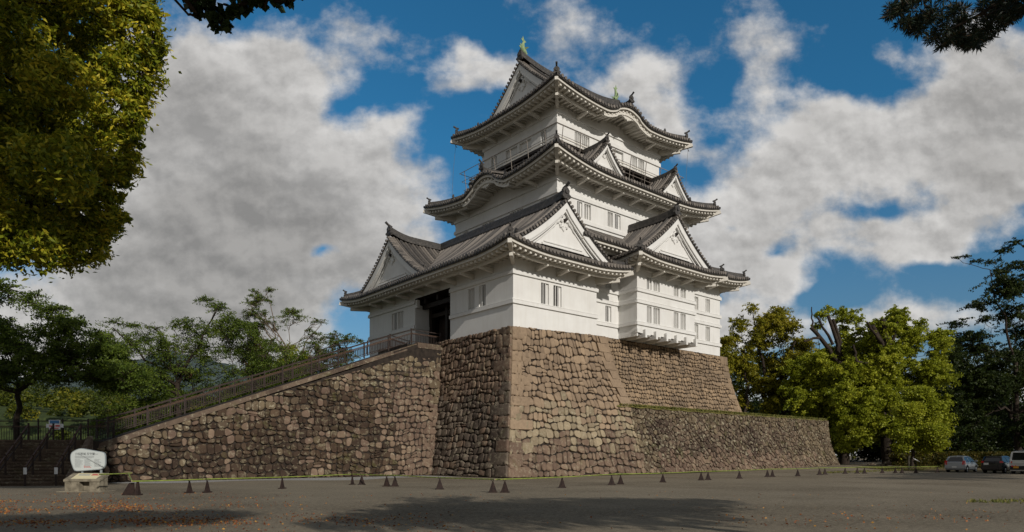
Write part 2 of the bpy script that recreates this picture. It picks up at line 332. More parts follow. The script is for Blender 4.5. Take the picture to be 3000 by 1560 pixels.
def wall_panel(mb,A,t,n,wd,z0,z1,holes):
    def P(s,z): return (A[0]+t[0]*s,A[1]+t[1]*s,z)
    S=sorted(set([0,wd]+[h[0] for h in holes]+[h[1] for h in holes])); Z=sorted(set([z0,z1]+[h[2] for h in holes]+[h[3] for h in holes]))
    for a,b in zip(S[:-1],S[1:]):
        for c,d in zip(Z[:-1],Z[1:]):
            sm,zm=(a+b)/2,(c+d)/2
            if any(h[0]<sm<h[1] and h[2]<zm<h[3] for h in holes): continue
            mb.poly([P(a,c),P(b,c),P(b,d),P(a,d)])
def band(mb,A,t,n,s0,s1,z0,z1,pr=.16,e0=0,e1=0):
    a=V((A[0],A[1],0))+V(t)*(s0-e0); b=V((A[0],A[1],0))+V(t)*(s1+e1); nn=V(n)*pr
    z1b=z1-.05
    mb.hexa([XY(a,z0),XY(b,z0),XY(b+nn,z0),XY(a+nn,z0),XY(a,z1),XY(b,z1),XY(b+nn,z1b),XY(a+nn,z1b)])
    # a finer raised lip along the top of the moulding
    n2=V(n)*(pr*.35); mb.hexa([XY(a,z1),XY(b,z1),XY(b+n2,z1),XY(a+n2,z1),XY(a,z1+.06),XY(b,z1+.06),XY(b+n2,z1+.05),XY(a+n2,z1+.05)])
# ---------------------------------------------------------------- roofs
class Side:
    def __init__(s,O,t,n,L,ze,prof,ov,mL=True,mR=True,lift=.5,R=4.5,Qf=4.5,bump=None,q1=None):
        s.O=V((O[0],O[1],0));s.t=V((t[0],t[1],0));s.n=V((n[0],n[1],0));s.L=L;s.ze=ze;s.prof=prof;s.ov=ov;s.mL=mL;s.mR=mR;s.lh=lift;s.R=R;s.Qf=Qf;s.bump=bump
    def lift(s,x):
        r=0
        if s.mL: r+=max(0,1-x/s.R)**2
        if s.mR: r+=max(0,1-(s.L-x)/s.R)**2
        return r*s.lh
    def bz(s,x):
        if not s.bump: return 0
        c,h,B=s.bump; k=(x-c)/h
        if abs(k)>=1: return 0
        return B*(.5*(1+math.cos(PI*k)))**.85 - B*.13*math.sin(PI*abs(k))*(abs(k)>.45)
    def z(s,x,q):
        z=s.ze+s.prof(q)+s.lift(x)*max(0,1-q/s.Qf)
        b=s.bz(x)
        if b: z=max(z,s.ze+b+.16*q) if q>.3 else max(s.ze+b+.16*q,z if b>0 else -1e9)
        return z
    def P(s,x,q,dz=0,z=None):
        p=s.O+s.t*x+s.n*q; p.z=(s.z(x,q) if z is None else z)+dz; return p
    def soff(s,x,q): return s.ze+s.lift(x)*max(0,1-q/(s.ov*1.6))+s.bz(x)*(1-.3*q/s.ov)-.46+.10*q
ROLL=.385
def roll(mb,f,q0,q1,side_dir,r=.125,ns=None):
    ns=ns or max(2,int((q1-q0)/.9)+1); rows=[]
    for i in range(ns+1):
        p=f(q0+(q1-q0)*i/ns); rows.append([p+side_dir*(r*math.cos(a))+V((0,0,r*1.05*math.sin(a)+.01)) for a in (0,PI*.25,PI*.5,PI*.75,PI)])
    ids=mb.grid(rows)
    # joints between cover tiles show as the row's round nose at the eave
def nose(mb,c,nd,sd,r=.155,ln=.09,n=8):
    up=V((0,0,1)); a=[c+sd*(r*math.cos(2*PI*k/n))+up*(r*math.sin(2*PI*k/n)) for k in range(n)]; b=[p+nd*ln for p in a]
    ia=[mb.vert(p) for p in a]; ib=[mb.vert(p) for p in b]
    for k in range(n): mb.face((ia[k],ia[(k+1)%n],ib[(k+1)%n],ib[k]))
    mb.face(ib)
def side_tiles(mb,sd,segs):
    for (a,b,fa) in segs:
        k=max(1,round((b-a)/ROLL)); st=(b-a)/k
        rows=[]; nq=7
        for i in range(k+1):
            x=a+st*i; qm=max(fa(x),.02); mb.tone=.12  # shading between the rolls is painted in with a darker sheet tone
            rows.append([sd.P(x,qm*(j/nq)) for j in range(nq+1)])
        mb.grid(rows)
        for i in range(k):
            x=a+st*(i+.5); qm=fa(x)
            if qm<.25: continue
            mb.tone=R.uniform(.3,1)
            roll(mb,lambda q:sd.P(x,q),-.05,qm,sd.t)
            mb.tone=R.uniform(.45,.95); nose(mb,sd.P(x,-.05,.01),-sd.n,sd.t)
def side_edge(mbt,mbw,sd,x0=0,x1=None,fascia=.24):
    x1=sd.L if x1 is None else x1; k=max(2,int((x1-x0)/.35)); X=[x0+(x1-x0)*i/k for i in range(k+1)]
    mbt.tone=.12
    def mit(x,q):  # pull in at mitred ends
        if sd.mL: x=max(x,q)
        if sd.mR: x=min(x,sd.L-q)
        return x
    mbt.grid([[sd.P(x,0),sd.P(x,-.07,-.02),sd.P(x,-.06,-.20),sd.P(x,.16,-.22)] for x in X])
    f=fascia
    mbw.grid([[sd.P(mit(x,.16),.16,-.18,sd.z(x,0)),sd.P(mit(x,.10),.10,-.19,sd.z(x,0)),sd.P(mit(x,.10),.10,-.19-f,sd.z(x,0)),sd.P(mit(x,.22),.22,-.19-f,sd.z(x,0)),sd.P(mit(x,.22),.22,-.3,sd.z(x,0))] for x in X])
def side_soffit(mbw,sd,x0=0,x1=None,wallq=None,raf=.52,arms=2.35,arm0=None):
    x1=sd.L if x1 is None else x1; ov=wallq or sd.ov
    k=max(4,int((x1-x0)/.3)); nq=5; rows=[]
    for i in range(k+1):
        fr=i/k; row=[]
        for j in range(nq+1):
            q=.2+(ov+.1-.2)*j/nq; a=max(x0,q) if sd.mL else x0; b=min(x1,sd.L-q) if sd.mR else x1
            x=a+(b-a)*fr; row.append(sd.P(x,q,0,sd.soff(x,q)))
        rows.append(row)
    mbw.grid(rows)
    nr=int((x1-x0)/raf)
    for i in range(nr+1):
        x=x0+(x1-x0)*(i+.5)/(nr+1); qa=.26; qb=ov+.02
        if sd.mL: qb=min(qb,x-.12)
        if sd.mR: qb=min(qb,sd.L-x-.12)
        if qb-qa<.1: continue
        for (u,v) in ((qa,(qa+qb)/2),((qa+qb)/2,qb)):
            mbw.beam(sd.P(x,u,0,sd.soff(x,u)-.085),sd.P(x,v,0,sd.soff(x,v)-.085),.19,.19)
    qp=ov*.44; a=(x0+qp if sd.mL else x0); b=(x1-qp if sd.mR else x1); k=max(2,int((b-a)/1.0))
    skip=lambda x: sd.bump and abs(x-sd.bump[0])<sd.bump[1]*.95
    for i in range(k):
        u=a+(b-a)*i/k; v=a+(b-a)*(i+1)/k
        if skip((u+v)/2): continue
        mbw.beam(sd.P(u,qp,0,sd.soff(u,qp)-.26),sd.P(v,qp,0,sd.soff(v,qp)-.26),.22,.24)
    a=(x0+ov if sd.mL else x0+.6); b=(x1-ov if sd.mR else x1-.6); k=max(1,round((b-a)/arms))
    for i in range(k+1):
        x=a+(b-a)*i/k
        if (i in (0,k)) and (sd.mL or sd.mR) : 
            if (i==0 and sd.mL) or (i==k and sd.mR): continue
        if skip(x): continue
        z0=sd.soff(x,qp)-.50
        w_=.12
        p=[sd.P(x-w_,ov,0,z0-.22),sd.P(x+w_,ov,0,z0-.22),sd.P(x+w_,qp-.14,0,z0-.02),sd.P(x-w_,qp-.14,0,z0-.02),sd.P(x-w_,ov,0,z0+.12),sd.P(x+w_,ov,0,z0+.12),sd.P(x+w_,qp-.14,0,z0+.12),sd.P(x-w_,qp-.14,0,z0+.12)]
        mbw.hexa(p)
def hip_rafter(mbw,sd,end=0):
    # diagonal beam under a corner of the eaves
    def c(q,dz):
        x=q if end==0 else sd.L-q
        return sd.P(x,q,0,sd.soff(x,max(q,0))-.2+dz)
    mbw.beam(c(-.02,.12),c(sd.ov*.5,-.06),.30,.34); mbw.beam(c(sd.ov*.5,-.06),c(sd.ov+.1,-.1),.30,.34)
    mbw.beam(c(sd.ov*.36,-.36),c(sd.ov+.1,-.40),.26,.26)
def ridge(mb,path,wd=.42,ht=.45,top=.14,mortar=None):
    if isinstance(mb,Ridges): m_=MB(); mb.l.append(('ridge',m_)); mb=m_
    P=[V(p) for p in path]; rows=[]; rt=[]
    for i,p in enumerate(P):
        d=P[min(i+1,len(P)-1)]-P[max(i-1,0)]; d.z=0; d.normalize(); x=V((-d.y,d.x,0))
        a=wd/2
        rows.append([p-x*a*1.25+V((0,0,-.12)),p-x*a*1.1+V((0,0,ht*.3)),p-x*a*.85+V((0,0,ht*.32)),p-x*a*.8+V((0,0,ht)),p-x*top+V((0,0,ht+.01))]+
          [p+x*(top*math.cos(t))+V((0,0,ht+top*math.sin(t))) for t in (PI*.75,PI*.5,PI*.25)]+
          [p+x*top+V((0,0,ht+.01)),p+x*a*.8+V((0,0,ht)),p+x*a*.85+V((0,0,ht*.32)),p+x*a*1.1+V((0,0,ht*.3)),p+x*a*1.25+V((0,0,-.12))])
    mb.tone=.3; ids=mb.grid(rows); mb.face(ids[0]); mb.face(ids[-1][::-1])
def ogre(mb,p,d,s=1.0,horn=True):
    "ridge-end tile: shield with round boss, side curls and a projecting round tile on top"
    if isinstance(mb,Ridges): m_=MB(); mb.l.append(('ridge_end_tile',m_)); mb=m_
    p=V(p); d=V((d[0],d[1],0)).normalized(); x=V((-d.y,d.x,0)); u=V((0,0,1))
    mb.tone=.5
    out=[(-.34,-.1),(-.42,.12),(-.30,.30),(-.34,.52),(-.18,.70),(0,.80),(.18,.70),(.34,.52),(.30,.30),(.42,.12),(.34,-.1)]
    f=[p+d*.12*s+x*a*s+u*b*s for a,b in out]; g=[q-d*.22*s for q in f]
    i=[mb.vert(q) for q in f]; j=[mb.vert(q) for q in g]
    mb.face(i); mb.face(j[::-1])
    for k in range(len(i)): mb.face((i[k],i[(k+1)%len(i)],j[(k+1)%len(i)],j[k]))
    mb.tone=.9; nose(mb,p+d*.10*s+u*.42*s,d,x,.17*s,.10*s,10); mb.tone=.7
    for sg in (-1,1): nose(mb,p+d*.05*s+x*sg*.34*s+u*.06*s,d,x,.12*s,.12*s,8)
    if horn:
        mb.tone=.8; mb.tube([p-d*.25*s+u*.72*s,p+d*.15*s+u*.86*s,p+d*.42*s+u*1.05*s],[.10*s,.105*s,.12*s],8)
def gable(par,Cn,t,n,half,zc,zb,scale=1.0,pend=True,beadstep=.36):
    Cn=V((Cn[0],Cn[1],0)); t=V((t[0],t[1],0)); n=V((n[0],n[1],0))
    def P(dx,o,z): p=Cn+t*dx+n*o; p.z=z; return p
    w_=MB(); k=28; h=half
    X=[-h+2*h*i/k for i in range(k+1)]
    top=lambda dx: zc(dx)-.2
    Xw=[x for x in X if top(x)>zb+.01]
    w_.grid([[P(x,0,zb),P(x,0,max(zb,top(x)))] for x in Xw])
    bw=.46*scale
    def barge(o0,o1,dz,wd,src=X):
        rows=[]
        for x in src:
            a=max(top(x)+dz,zb-.3); sl=abs(zc(abs(x)+.05)-zc(abs(x)-.05 if abs(x)>.05 else 0))/.1
            th=wd*math.sqrt(1+min(sl,1.6)**2); b=max(a-th,zb-.35)
            rows.append([P(x,o1,a),P(x,o0,a),P(x,o0,b),P(x,o1,b)])
        w_.grid(rows,True)
    barge(.40,.27,.04,bw); barge(.27,.10,-bw*1.15,.16*scale); barge(.10,0.0,-bw*1.9,.10*scale)
    hb=[x for x in X if top(x)-bw*2.6>zb+.2]
    if hb:
        a,b=hb[0],hb[-1]; w_.beam(P(a,.04,zb+.30*scale),P(b,.04,zb+.30*scale),.07,.09); 
        w_.beam(P(a*1.1,.06,zb+.08),P(b*1.1,.06,zb+.08),.10,.16)
    o=w_.build('gable',M['plaster'],par)
    if pend:
        g=MB(); pk=zc(0)-.2; s=scale; c0=pk-1.35*s
        g.mi=1
        cc=P(0,.20,c0); 
        rows=[]
        for r_,off in ((.02,.16),(.12,.14),(.13,.0),(.13,-.1)):
            rows.append([cc+t*(r_*s*math.cos(2*PI*q/6))+n*off*s+V((0,0,r_*s*math.sin(2*PI*q/6))) for q in range(6)])
        ids=g.grid(rows,True); g.face(ids[0])
        g.mi=0
        # heart-shaped drop below the boss and scrolled side lobes
        out=[(0,.30),(.22,.26),(.30,.05),(.20,-.15),(.30,-.35),(.22,-.62),(0,-.85),(-.22,-.62),(-.30,-.35),(-.20,-.15),(-.30,.05),(-.22,.26)]
        f=[P(a*s,.10,c0+b_*s) for a,b_ in out]; bk=[P(a*s*1.1,0,c0+b_*s*1.08) for a,b_ in out]
        i=[g.vert(q) for q in f]; j=[g.vert(q) for q in bk]; g.face(i)
        for q in range(len(i)): g.face((i[q],i[(q+1)%len(i)],j[(q+1)%len(i)],j[q]))
        for sg in (-1,1):
            g.tube([P(sg*a*s,.07,c0+b_*s) for a,b_ in ((.15,-.1),(.45,.02),(.62,-.22),(.85,-.30),(1.05,-.62),(1.3,-.85))],[.13*s,.12*s,.13*s,.09*s,.07*s,.03*s],6)
            g.tube([P(sg*a*s,.06,c0+b_*s) for a,b_ in ((.1,-.45),(.38,-.55),(.45,-.35))],[.10*s,.08*s,.04*s],6)
        g.build('gable_pendant',[M['plaster'],M['dark']],o,True,.6)
    e=MB(); e.tone=.1
    e.grid([[P(x,.46,zc(x)-.02),P(x,.46,zc(x)-.17),P(x,0.0,zc(x)-.17)] for x in X])
    ns=int(2*h/beadstep*1.25)
    # walk along the rake at equal spacing
    x=0.0; xs=[0.0]
    while x<h:
        sl=abs(zc(x+.05)-zc(x))/.05; x+=beadstep/math.sqrt(1+sl*sl); xs.append(x)
    for x in xs:
        for sg in ((1,) if x==0 else (-1,1)):
            if x>h: continue
            e.tone=R.uniform(.35,.95); c=P(sg*x,0,zc(x)+.06)
            e.tube([c-n*.05,c+n*.56],.125,7)
    for off,rr in ((-.12,.11),(-.42,.085)):
        for sg in (-1,1):
            e.tone=.9 if off>-.3 else .6; e.tube([P(sg*h*i/12,off,zc(h*i/12)+.15) for i in range(13)],rr,6)
    e.build('gable_verge_tiles',M['tile'],o,True,.7)
    return o
def chid(mb,sd,s0,half,qg,zc,q1):
    "cross gable rising from a roof slope: two small slopes running into it"
    def dxm(q,sg):
        lo,hi=0,half
        for _ in range(18):
            m_=(lo+hi)/2
            if zc(m_)>sd.z(s0+sg*m_,max(q,0)): lo=m_
            else: hi=m_
        return lo
    a=qg-.45; k=max(2,round((q1-a)/ROLL)); st=(q1-a)/k
    for sg in (-1,1):
        rows=[]
        for i in range(k+1):
            q=a+st*i; d=min(half,dxm(q,sg)+.12); mb.tone=.35
            rows.append([sd.P(s0+sg*d*j/7,q,0,zc(d*j/7)) for j in range(8)])
        mb.grid(rows)
        for i in range(k):
            q=a+st*(i+.5); d=dxm(q,sg)
            if d<.2: continue
            mb.tone=R.uniform(.3,1)
            roll(mb,lambda x:sd.P(s0+sg*x,q,0,zc(x)),0,d,sd.n)
def shachi(parent,p,d,h=1.7):
    "dolphin-like roof fish, head down on the ridge, tail in the air"
    mb=MB(); p=V(p); d=V((d[0],d[1],0)).normalized(); x=V((-d.y,d.x,0)); s=h/1.7
    pts=[(.30,.05,.20),(.10,.20,.27),(-.08,.45,.26),(-.08,.75,.20),(.02,1.02,.13),(.10,1.22,.08),(.12,1.40,.04)]
    mb.tube([p+d*a*s+V((0,0,b*s)) for a,b,_ in pts],[c*s for _,_,c in pts],10)
    def fin(pl,wd=.03):
        f=[p+d*a*s+x*o*s+V((0,0,b*s)) for a,o,b in pl]; g=[q+x*wd for q in f]
        i=[mb.vert(q) for q in f]; j=[mb.vert(q) for q in g]; mb.face(i); mb.face(j[::-1])
        for k in range(len(i)): mb.face((i[k],i[(k+1)%len(i)],j[(k+1)%len(i)],j[k]))
    fin([(.02,0,1.15),(-.30,0,1.45),(-.12,0,1.42),(.0,0,1.75),(.12,0,1.42),(.42,0,1.30),(.20,0,1.12)])
    fin([(-.30,0,.45),(-.52,0,.62),(-.30,0,.70),(-.42,0,.90),(-.2,0,.85)])
    for sg in (-1,1):
        fin([(.1,sg*.22,.3),(.35,sg*.48,.55),(.1,sg*.42,.52),(-.05,sg*.24,.5)])
    fin([(.30,0,.12),(.62,0,.28),(.45,0,.05)]); 
    return mb.build('roof_fish',M['copper'],parent,True,.7)
def loc_z(z): return z
# =============================================================== MAIN KEEP
keep=empty('castle_keep',(50.8,50.2,11.6),'white three-roofed castle keep with curved grey tile roofs rising above the stone bases','castle keep')
K1=dict(x0=39.0,x1=62.7,y0=40.3,y1=60.0); K2=dict(x0=41.33,x1=60.37,y0=42.63,y1=57.73); K3=dict(x0=43.41,x1=58.32,y0=44.78,y1=55.6)
def storey(name,K,z0,z1,holesF,holesL,bands,parent,bandcut=None,backz=None):
    x0,x1,y0,y1=K['x0'],K['x1'],K['y0'],K['y1']; mb=MB()
    wall_panel(mb,(x0,y0),(1,0),(0,-1),x1-x0,z0,z1,[(h[0]-x0,h[1]-x0,h[2],h[3]) for h in holesF])
    wall_panel(mb,(x0,y0),(0,1),(-1,0),y1-y0,z0,z1,[(h[0]-y0,h[1]-y0,h[2],h[3]) for h in holesL])
    mb.poly([(x1,y0,z0),(x1,y1,z0),(x1,y1,z1),(x1,y0,z1)]); mb.poly([(x0,y1,z0),(x1,y1,z0),(x1,y1,z1),(x0,y1,z1)])
    for (a,b) in bands:
        band(mb,(x0,y0),(1,0),(0,-1),0,x1-x0,a,b,.13,.13,.13)
        cuts=[(0,y1-y0)] if not bandcut else bandcut
        for (u,v) in cuts: band(mb,(x0,y0),(0,1),(-1,0),u,v,a,b,.13,0,.13 if v>=y1-y0-.01 else 0)
        band(mb,(x1,y0),(0,1),(1,0),0,y1-y0,a,b,.13,0,.13); band(mb,(x0,y1),(1,0),(0,1),0,x1-x0,a,b,.13,0,0)
    o=mb.build(name,M['plaster'],parent)
    for h in holesF: window(o,(x0,y0),(1,0,0),(0,-1,0),h[0]-x0,h[1]-x0,h[2],h[3],h[4],h[5])
    for h in holesL:
        if h[4]!='open': window(o,(x0,y0),(0,1,0),(-1,0,0),h[0]-y0,h[1]-y0,h[2],h[3],h[4],h[5])
    return o
storey('lower_wall',K1,11.6,19.75,[(44.96,45.72,13.36,14.74,'half',2),(44.96,45.72,16.3,17.3,'shut',2),(57.5,58.84,16.25,17.55,'shut',3),(60.12,60.88,16.25,17.6,'shut',2),(57.5,58.84,13.2,14.8,'shut',3),(60.12,60.88,13.25,14.76,'shut',2)],[],[(12.93,13.24),(14.9,15.2),(15.88,16.2),(17.77,18.1)],keep)
storey('middle_wall',K2,20.3,27.0,[(a,b,22.93,24.3,k,2) for a,b,k in ((43.81,44.47,'half'),(44.74,45.6,'shut'),(47.87,48.58,'shut'),(48.87,49.67,'half'),(52.0,52.7,'shut'),(53.0,53.8,'shut'),(56.1,56.8,'shut'),(57.1,57.9,'shut'))],
  [(a,b,22.93,24.32,'shut',n_) for a,b,n_ in ((44.0,44.74,2),(47.11,47.98,2),(48.12,48.99,2),(51.34,52.2,2),(52.35,53.23,2),(55.51,56.35,2))],[(22.42,22.74),(24.42,24.75),(25.53,25.87)],keep)
storey('upper_wall',K3,28.6,34.6,[(a,b,30.15,31.85,k,3) for a,b,k in ((45.7,46.52,'shut'),(46.7,47.68,'shut'),(53.9,54.72,'shut'),(54.95,55.85,'shut'))]+[(49.2,50.8,29.6,31.8,'shut',0),(51.0,52.6,29.6,31.8,'shut',0)],
  [(46.2,46.95,30.15,31.85,'shut',2),(48.3,50.05,29.6,31.8,'shut',0),(50.35,52.1,29.6,31.8,'shut',0),(53.5,54.4,30.15,31.85,'shut',2)],[(31.93,32.33),(32.88,33.2)],keep)
# projecting bay
def bay():
    mb=MB(); x0,x1,y0,y1=46.69,55.18,38.2,40.3
    H=[(a,b,z0,z1,'shut' if i!=0 or z0<15 else 'half',2) for z0,z1 in ((16.28,17.36),(13.3,14.8)) for i,(a,b) in enumerate(((48.04,48.69),(48.97,49.87),(51.93,52.63),(52.97,53.76)))]
    wall_panel(mb,(x0,y0),(1,0),(0,-1),x1-x0,12.3,18.9,[(h[0]-x0,h[1]-x0,h[2],h[3]) for h in H])
    wall_panel(mb,(x0,y0),(0,1),(-1,0),y1-y0,12.3,18.9,[]); wall_panel(mb,(x1,y0),(0,1),(1,0),y1-y0,12.3,18.9,[])
    for a,b in ((12.98,13.28),(14.9,15.2),(15.9,16.2),(17.75,17.95)):
        band(mb,(x0,y0),(1,0),(0,-1),0,x1-x0,a,b,.13,.13,.13); band(mb,(x0,y0),(0,1),(-1,0),0,y1-y0,a,b); band(mb,(x1,y0),(0,1),(1,0),0,y1-y0,a,b)
    mb.box(x0+.01,x1-.01,y0+.25,y1+.1,12.16,12.30)
    mb.box(x0-.02,x0+.12,y0+.0,y1,12.0,12.32); mb.box(x1-.12,x1+.02,y0,y1,12.0,12.32)
    for i in range(6):
        x=x0+.9+(x1-x0-1.0)*i/5
        mb.box(x-.13,x+.13,y0-.30,y1+.2,11.92,12.36); mb.box(x-.13,x+.13,y0-.30,y0-.0,12.36,12.62)
        if i<5: mb.box(x+.13,x+.13+(x1-x0-1.0)/5*.52,y0-.04,y0+.26,12.20,12.29)
    mb.box(x0-.1,x0+.35,y0-.12,y0+.1,12.3,12.62)
    # carved bracket to the right of the bay
    for k,(dx,dz) in enumerate(((0,0),(.42,.18),(.84,.34),(1.26,.5))):
        mb.box(x1+.02+dx,x1+.44+dx,y0-.02,y0+.26,17.25+dz,18.1)
    o=mb.build('projecting_bay',M['plaster'],keep)
    for h in H: window(o,(x0,y0),(1,0,0),(0,-1,0),h[0]-x0,h[1]-x0,h[2],h[3],h[4],h[5])
    return o
bay()
def skirt(K,ov,ze,prof,Q,lift,Rr,bumps={},parent=None,sides='FLRB',x0=None,Lfull=None):
    "returns the four sides of a roof around a storey box"
    X0,X1,Y0,Y1=K['x0']-ov,K['x1']+ov,K['y0']-ov,K['y1']+ov
    if x0 is not None: X0=x0
    mk=lambda O,t,n,L,mL,mR,b: Side(O,t,n,L,ze,prof,ov,mL,mR,lift,Rr,Q,b)
    S={}
    if 'F' in sides: S['F']=mk((X0,Y0),(1,0),(0,1),X1-X0,x0 is None,True,bumps.get('F'))
    if 'R' in sides: S['R']=mk((X1,Y0),(0,1),(-1,0),Y1-Y0,True,True,bumps.get('R'))
    if 'B' in sides: S['B']=mk((X0,Y1),(1,0),(0,-1),X1-X0,x0 is None,True,bumps.get('B'))
    if 'L' in sides: S['L']=mk((X0,Y0),(0,1),(1,0),Y1-Y0,True,True,bumps.get('L'))
    return S
class Ridges:
    def __init__(s): s.l=[]
    def beam(s,*a): m=MB(); m.tone=.3; m.beam(*a); s.l.append(('flashing',m))
    def build(s,name,mat_,parent,*a):
        for nm,m in s.l: m.build(nm,mat_,parent,True,.5)
def hipline(sd,q0,q1,end,n_=10,dz=.0):
    return [sd.P(q if end==0 else sd.L-q,q,dz) for q in [q0+(q1-q0)*i/n_ for i in range(n_+1)]]
# ---- first roof (front, right and back; the turret roof covers its left)
def roof_first():
    pf=lambda q:.42*q+.03*q*q; ov=2.15; Q=4.48
    S=skirt(K1,ov,19.55,pf,Q,.55,4.5,x0=39.9,sides='FRB')
    tl,wh=MB(),MB()
    for k,sd in S.items():
        L=sd.L
        a=0 if not sd.mL else Q
        segs=[(a,L-Q,lambda x:Q),(L-Q,L,lambda x,L=L:L-x)]
        if sd.mL: segs.insert(0,(0,Q,lambda x:x))
        side_tiles(tl,sd,segs); side_edge(tl,wh,sd); side_soffit(wh,sd)
    F=S['F']; hip_rafter(wh,F,1); hip_rafter(wh,S['R'],1)
    rt=tl.build('first_roof',M['tile'],keep,True,.6); wh.build('eaves',M['eave'],rt)
    rg=Ridges(); ridge(rg,hipline(F,Q,.45,1),.34,.26,.12); ogre(rg,F.P(F.L-.42,.42,.1),(1,-1),.62)
    p=hipline(F,1.9,1.7,1)[0]; ogre(rg,p+V((0,0,.22)),(1,-1),.5,False)
    rg.beam((41.4,42.57,21.95),(60.4,42.57,21.95),.16,.30); 
    rg.build('hip_ridge',M['tiledark'],rt,True,.5)
roof_first()
# ---- hip-and-gable helper for bay and turret
def irimoya(name,parent,X0,X1,Y0,Y1,ze,pf,ov,lift,Rr,Qg,back='hip',wallq=None,extra=None):
    "ridge runs along Y, gable faces the front (-Y)"
    hx=(X1-X0)/2; cx=(X0+X1)/2; L=Y1-Y0
    bm=back=='hip'
    F=Side((X0,Y0),(1,0),(0,1),X1-X0,ze,pf,ov,True,True,lift,Rr,4.5)
    Lf=Side((X0,Y0),(0,1),(1,0),L,ze,pf,ov,True,bm,lift,Rr,4.5); Rt=Side((X1,Y0),(0,1),(-1,0),L,ze,pf,ov,True,bm,lift,Rr,4.5)
    g=Qg-.45; tl,wh=MB(),MB(); W=X1-X0
    side_tiles(tl,F,[(0,Qg,lambda x:x),(Qg,W-Qg,lambda x:Qg+.05),(W-Qg,W,lambda x:W-x)])
    for sd in (Lf,Rt):
        segs=[(0,g,lambda x:x),(g,L-hx if bm else L,lambda x:hx)]
        if bm: segs.append((L-hx,L,lambda x:max(.02,L-x)))
        side_tiles(tl,sd,segs)
    Ss=[F,Lf,Rt]
    if bm:
        Bk=Side((X0,Y1),(1,0),(0,-1),W,ze,pf,ov,True,True,lift,Rr,4.5); side_tiles(tl,Bk,[(0,hx,lambda x:x),(hx,W,lambda x:W-x)]); Ss.append(Bk)
    for sd in Ss: side_edge(tl,wh,sd); side_soffit(wh,sd)
    hip_rafter(wh,F,0); hip_rafter(wh,F,1)
    if bm: hip_rafter(wh,Lf,1)
    zr=ze+pf(hx); zc=lambda dx:ze+pf(max(0,hx-abs(dx)))
    rt=tl.build(name,M['tile'],parent,True,.6); wh.build('eaves',M['eave'],rt)
    zb=ze+pf(Qg)-.02
    gable(rt,(cx,Y0+Qg),(1,0),(0,-1),hx-Qg*.55,zc,zb+.25,1.0)
    rg=Ridges(); ye=Y1-hx if bm else Y1
    yf=Y0+Qg-.35
    top=[(cx,yf-.05,zr+.42)]+[(cx,yf+dy,zr+.05+.30*max(0,1-dy/2.6)**2) for dy in (.25,.8,1.4,2.0,2.6)]+[(cx,ye,zr+.05)]
    ridge(rg,top[1:],.46,.50,.15); ogre(rg,(cx,yf+.1,zr+.25),(0,-1),1.05)
    for sd in (Lf,Rt):
        # ridges coming down beside the verge, then out along the hips
        s_=Qg+.55
        pts=[sd.P(s_,q) for q in [hx-.3-(hx-.3-Qg-.9)*i/8 for i in range(9)]]
        ridge(rg,pts,.34,.26,.11); ogre(rg,pts[-1]+V((0,0,.12)),-sd.n,.55,False)
    for e in (0,1):
        hp=hipline(F,Qg+.35,.40,e); ridge(rg,hp,.34,.24,.11); ogre(rg,hp[-1]+V((0,0,.1)),((-1,-1),(1,-1))[e],.62)
        if bm: hp=hipline(Lf if e==0 else Rt,hx-.2,.40,1); ridge(rg,hp,.34,.24,.11); ogre(rg,hp[-1]+V((0,0,.1)),((-1,1),(1,1))[e],.62)
    if extra: extra(rt,rg,Lf,Rt,zr,zc)
    rg.build('ridge_tiles',M['tiledark'],rt,True,.5)
    return rt
irimoya('bay_roof',keep,46.69-2.15,55.18+2.15,36.05,42.6,18.5,lambda q:.45*q+.04*q*q,2.15,.35,4.0,1.35,back='open')
# ---- second roof with curved gable on its left and two small gables in front
def roof_second():
    pf=lambda q:.45*q+.03*q*q; ov=2.35; Q=4.5
    S=skirt(K2,ov,26.55,pf,Q,1.0,7.5,{'L':(50.2-K2['y0']+ov,3.45,1.3),'R':(50.2-K2['y0']+ov,3.45,1.3)})
    tl,wh=MB(),MB()
    for k,sd in S.items():
        L=sd.L; side_tiles(tl,sd,[(0,Q,lambda x:x),(Q,L-Q,lambda x:Q),(L-Q,L,lambda x,L=L:L-x)]); side_edge(tl,wh,sd); side_soffit(wh,sd)
    for k in 'FB': hip_rafter(wh,S[k],0); hip_rafter(wh,S[k],1)
    F=S['F']; cgs=[]
    zc=lambda dx:26.95+.72*max(0,2.5-abs(dx))+.115*max(0,2.5-abs(dx))**2
    for cx in (45.8,55.85): chid(tl,F,cx-(K2['x0']-ov),2.5,.95,zc,4.3)
    rt=tl.build('second_roof',M['tile'],keep,True,.6); wh.build('eaves',M['eave'],rt)
    rg=Ridges()
    for cx in (45.8,55.85):
        gable(rt,(cx,K2['y0']-ov+.95),(1,0),(0,-1),2.15,zc,27.35,.52,beadstep=.30)
        y=K2['y0']-ov+.55
        ridge(rg,[(cx,y+dy,29.47+.28*max(0,1-dy/1.6)**2) for dy in (0,.4,.8,1.2,1.6)]+[(cx,44.6,29.47)],.32,.26,.11); ogre(rg,(cx,y+.05,29.62),(0,-1),.62)
    for k,e in (('F',0),('F',1),('B',0),('B',1)):
        hp=hipline(S[k],Q,.42,e); ridge(rg,hp,.36,.28,.12)
        d={('F',0):(-1,-1),('F',1):(1,-1),('B',0):(-1,1),('B',1):(1,1)}[(k,e)]
        ogre(rg,hp[-1]+V((0,0,.1)),d,.7); p=hipline(S[k],2.2,2.1,e)[0]; ogre(rg,p+V((0,0,.25)),d,.6,k=='F' and e==0)
    karahafu_top(rg,wh,S['L']); karahafu_top(rg,wh,S['R'])
    rg.build('ridge_tiles',M['tiledark'],rt,True,.5)
    for k_ in 'LR': kp=MB(); kara_front(kp,S[k_]); kp.build('curved_gable_front',M['eave'],rt)
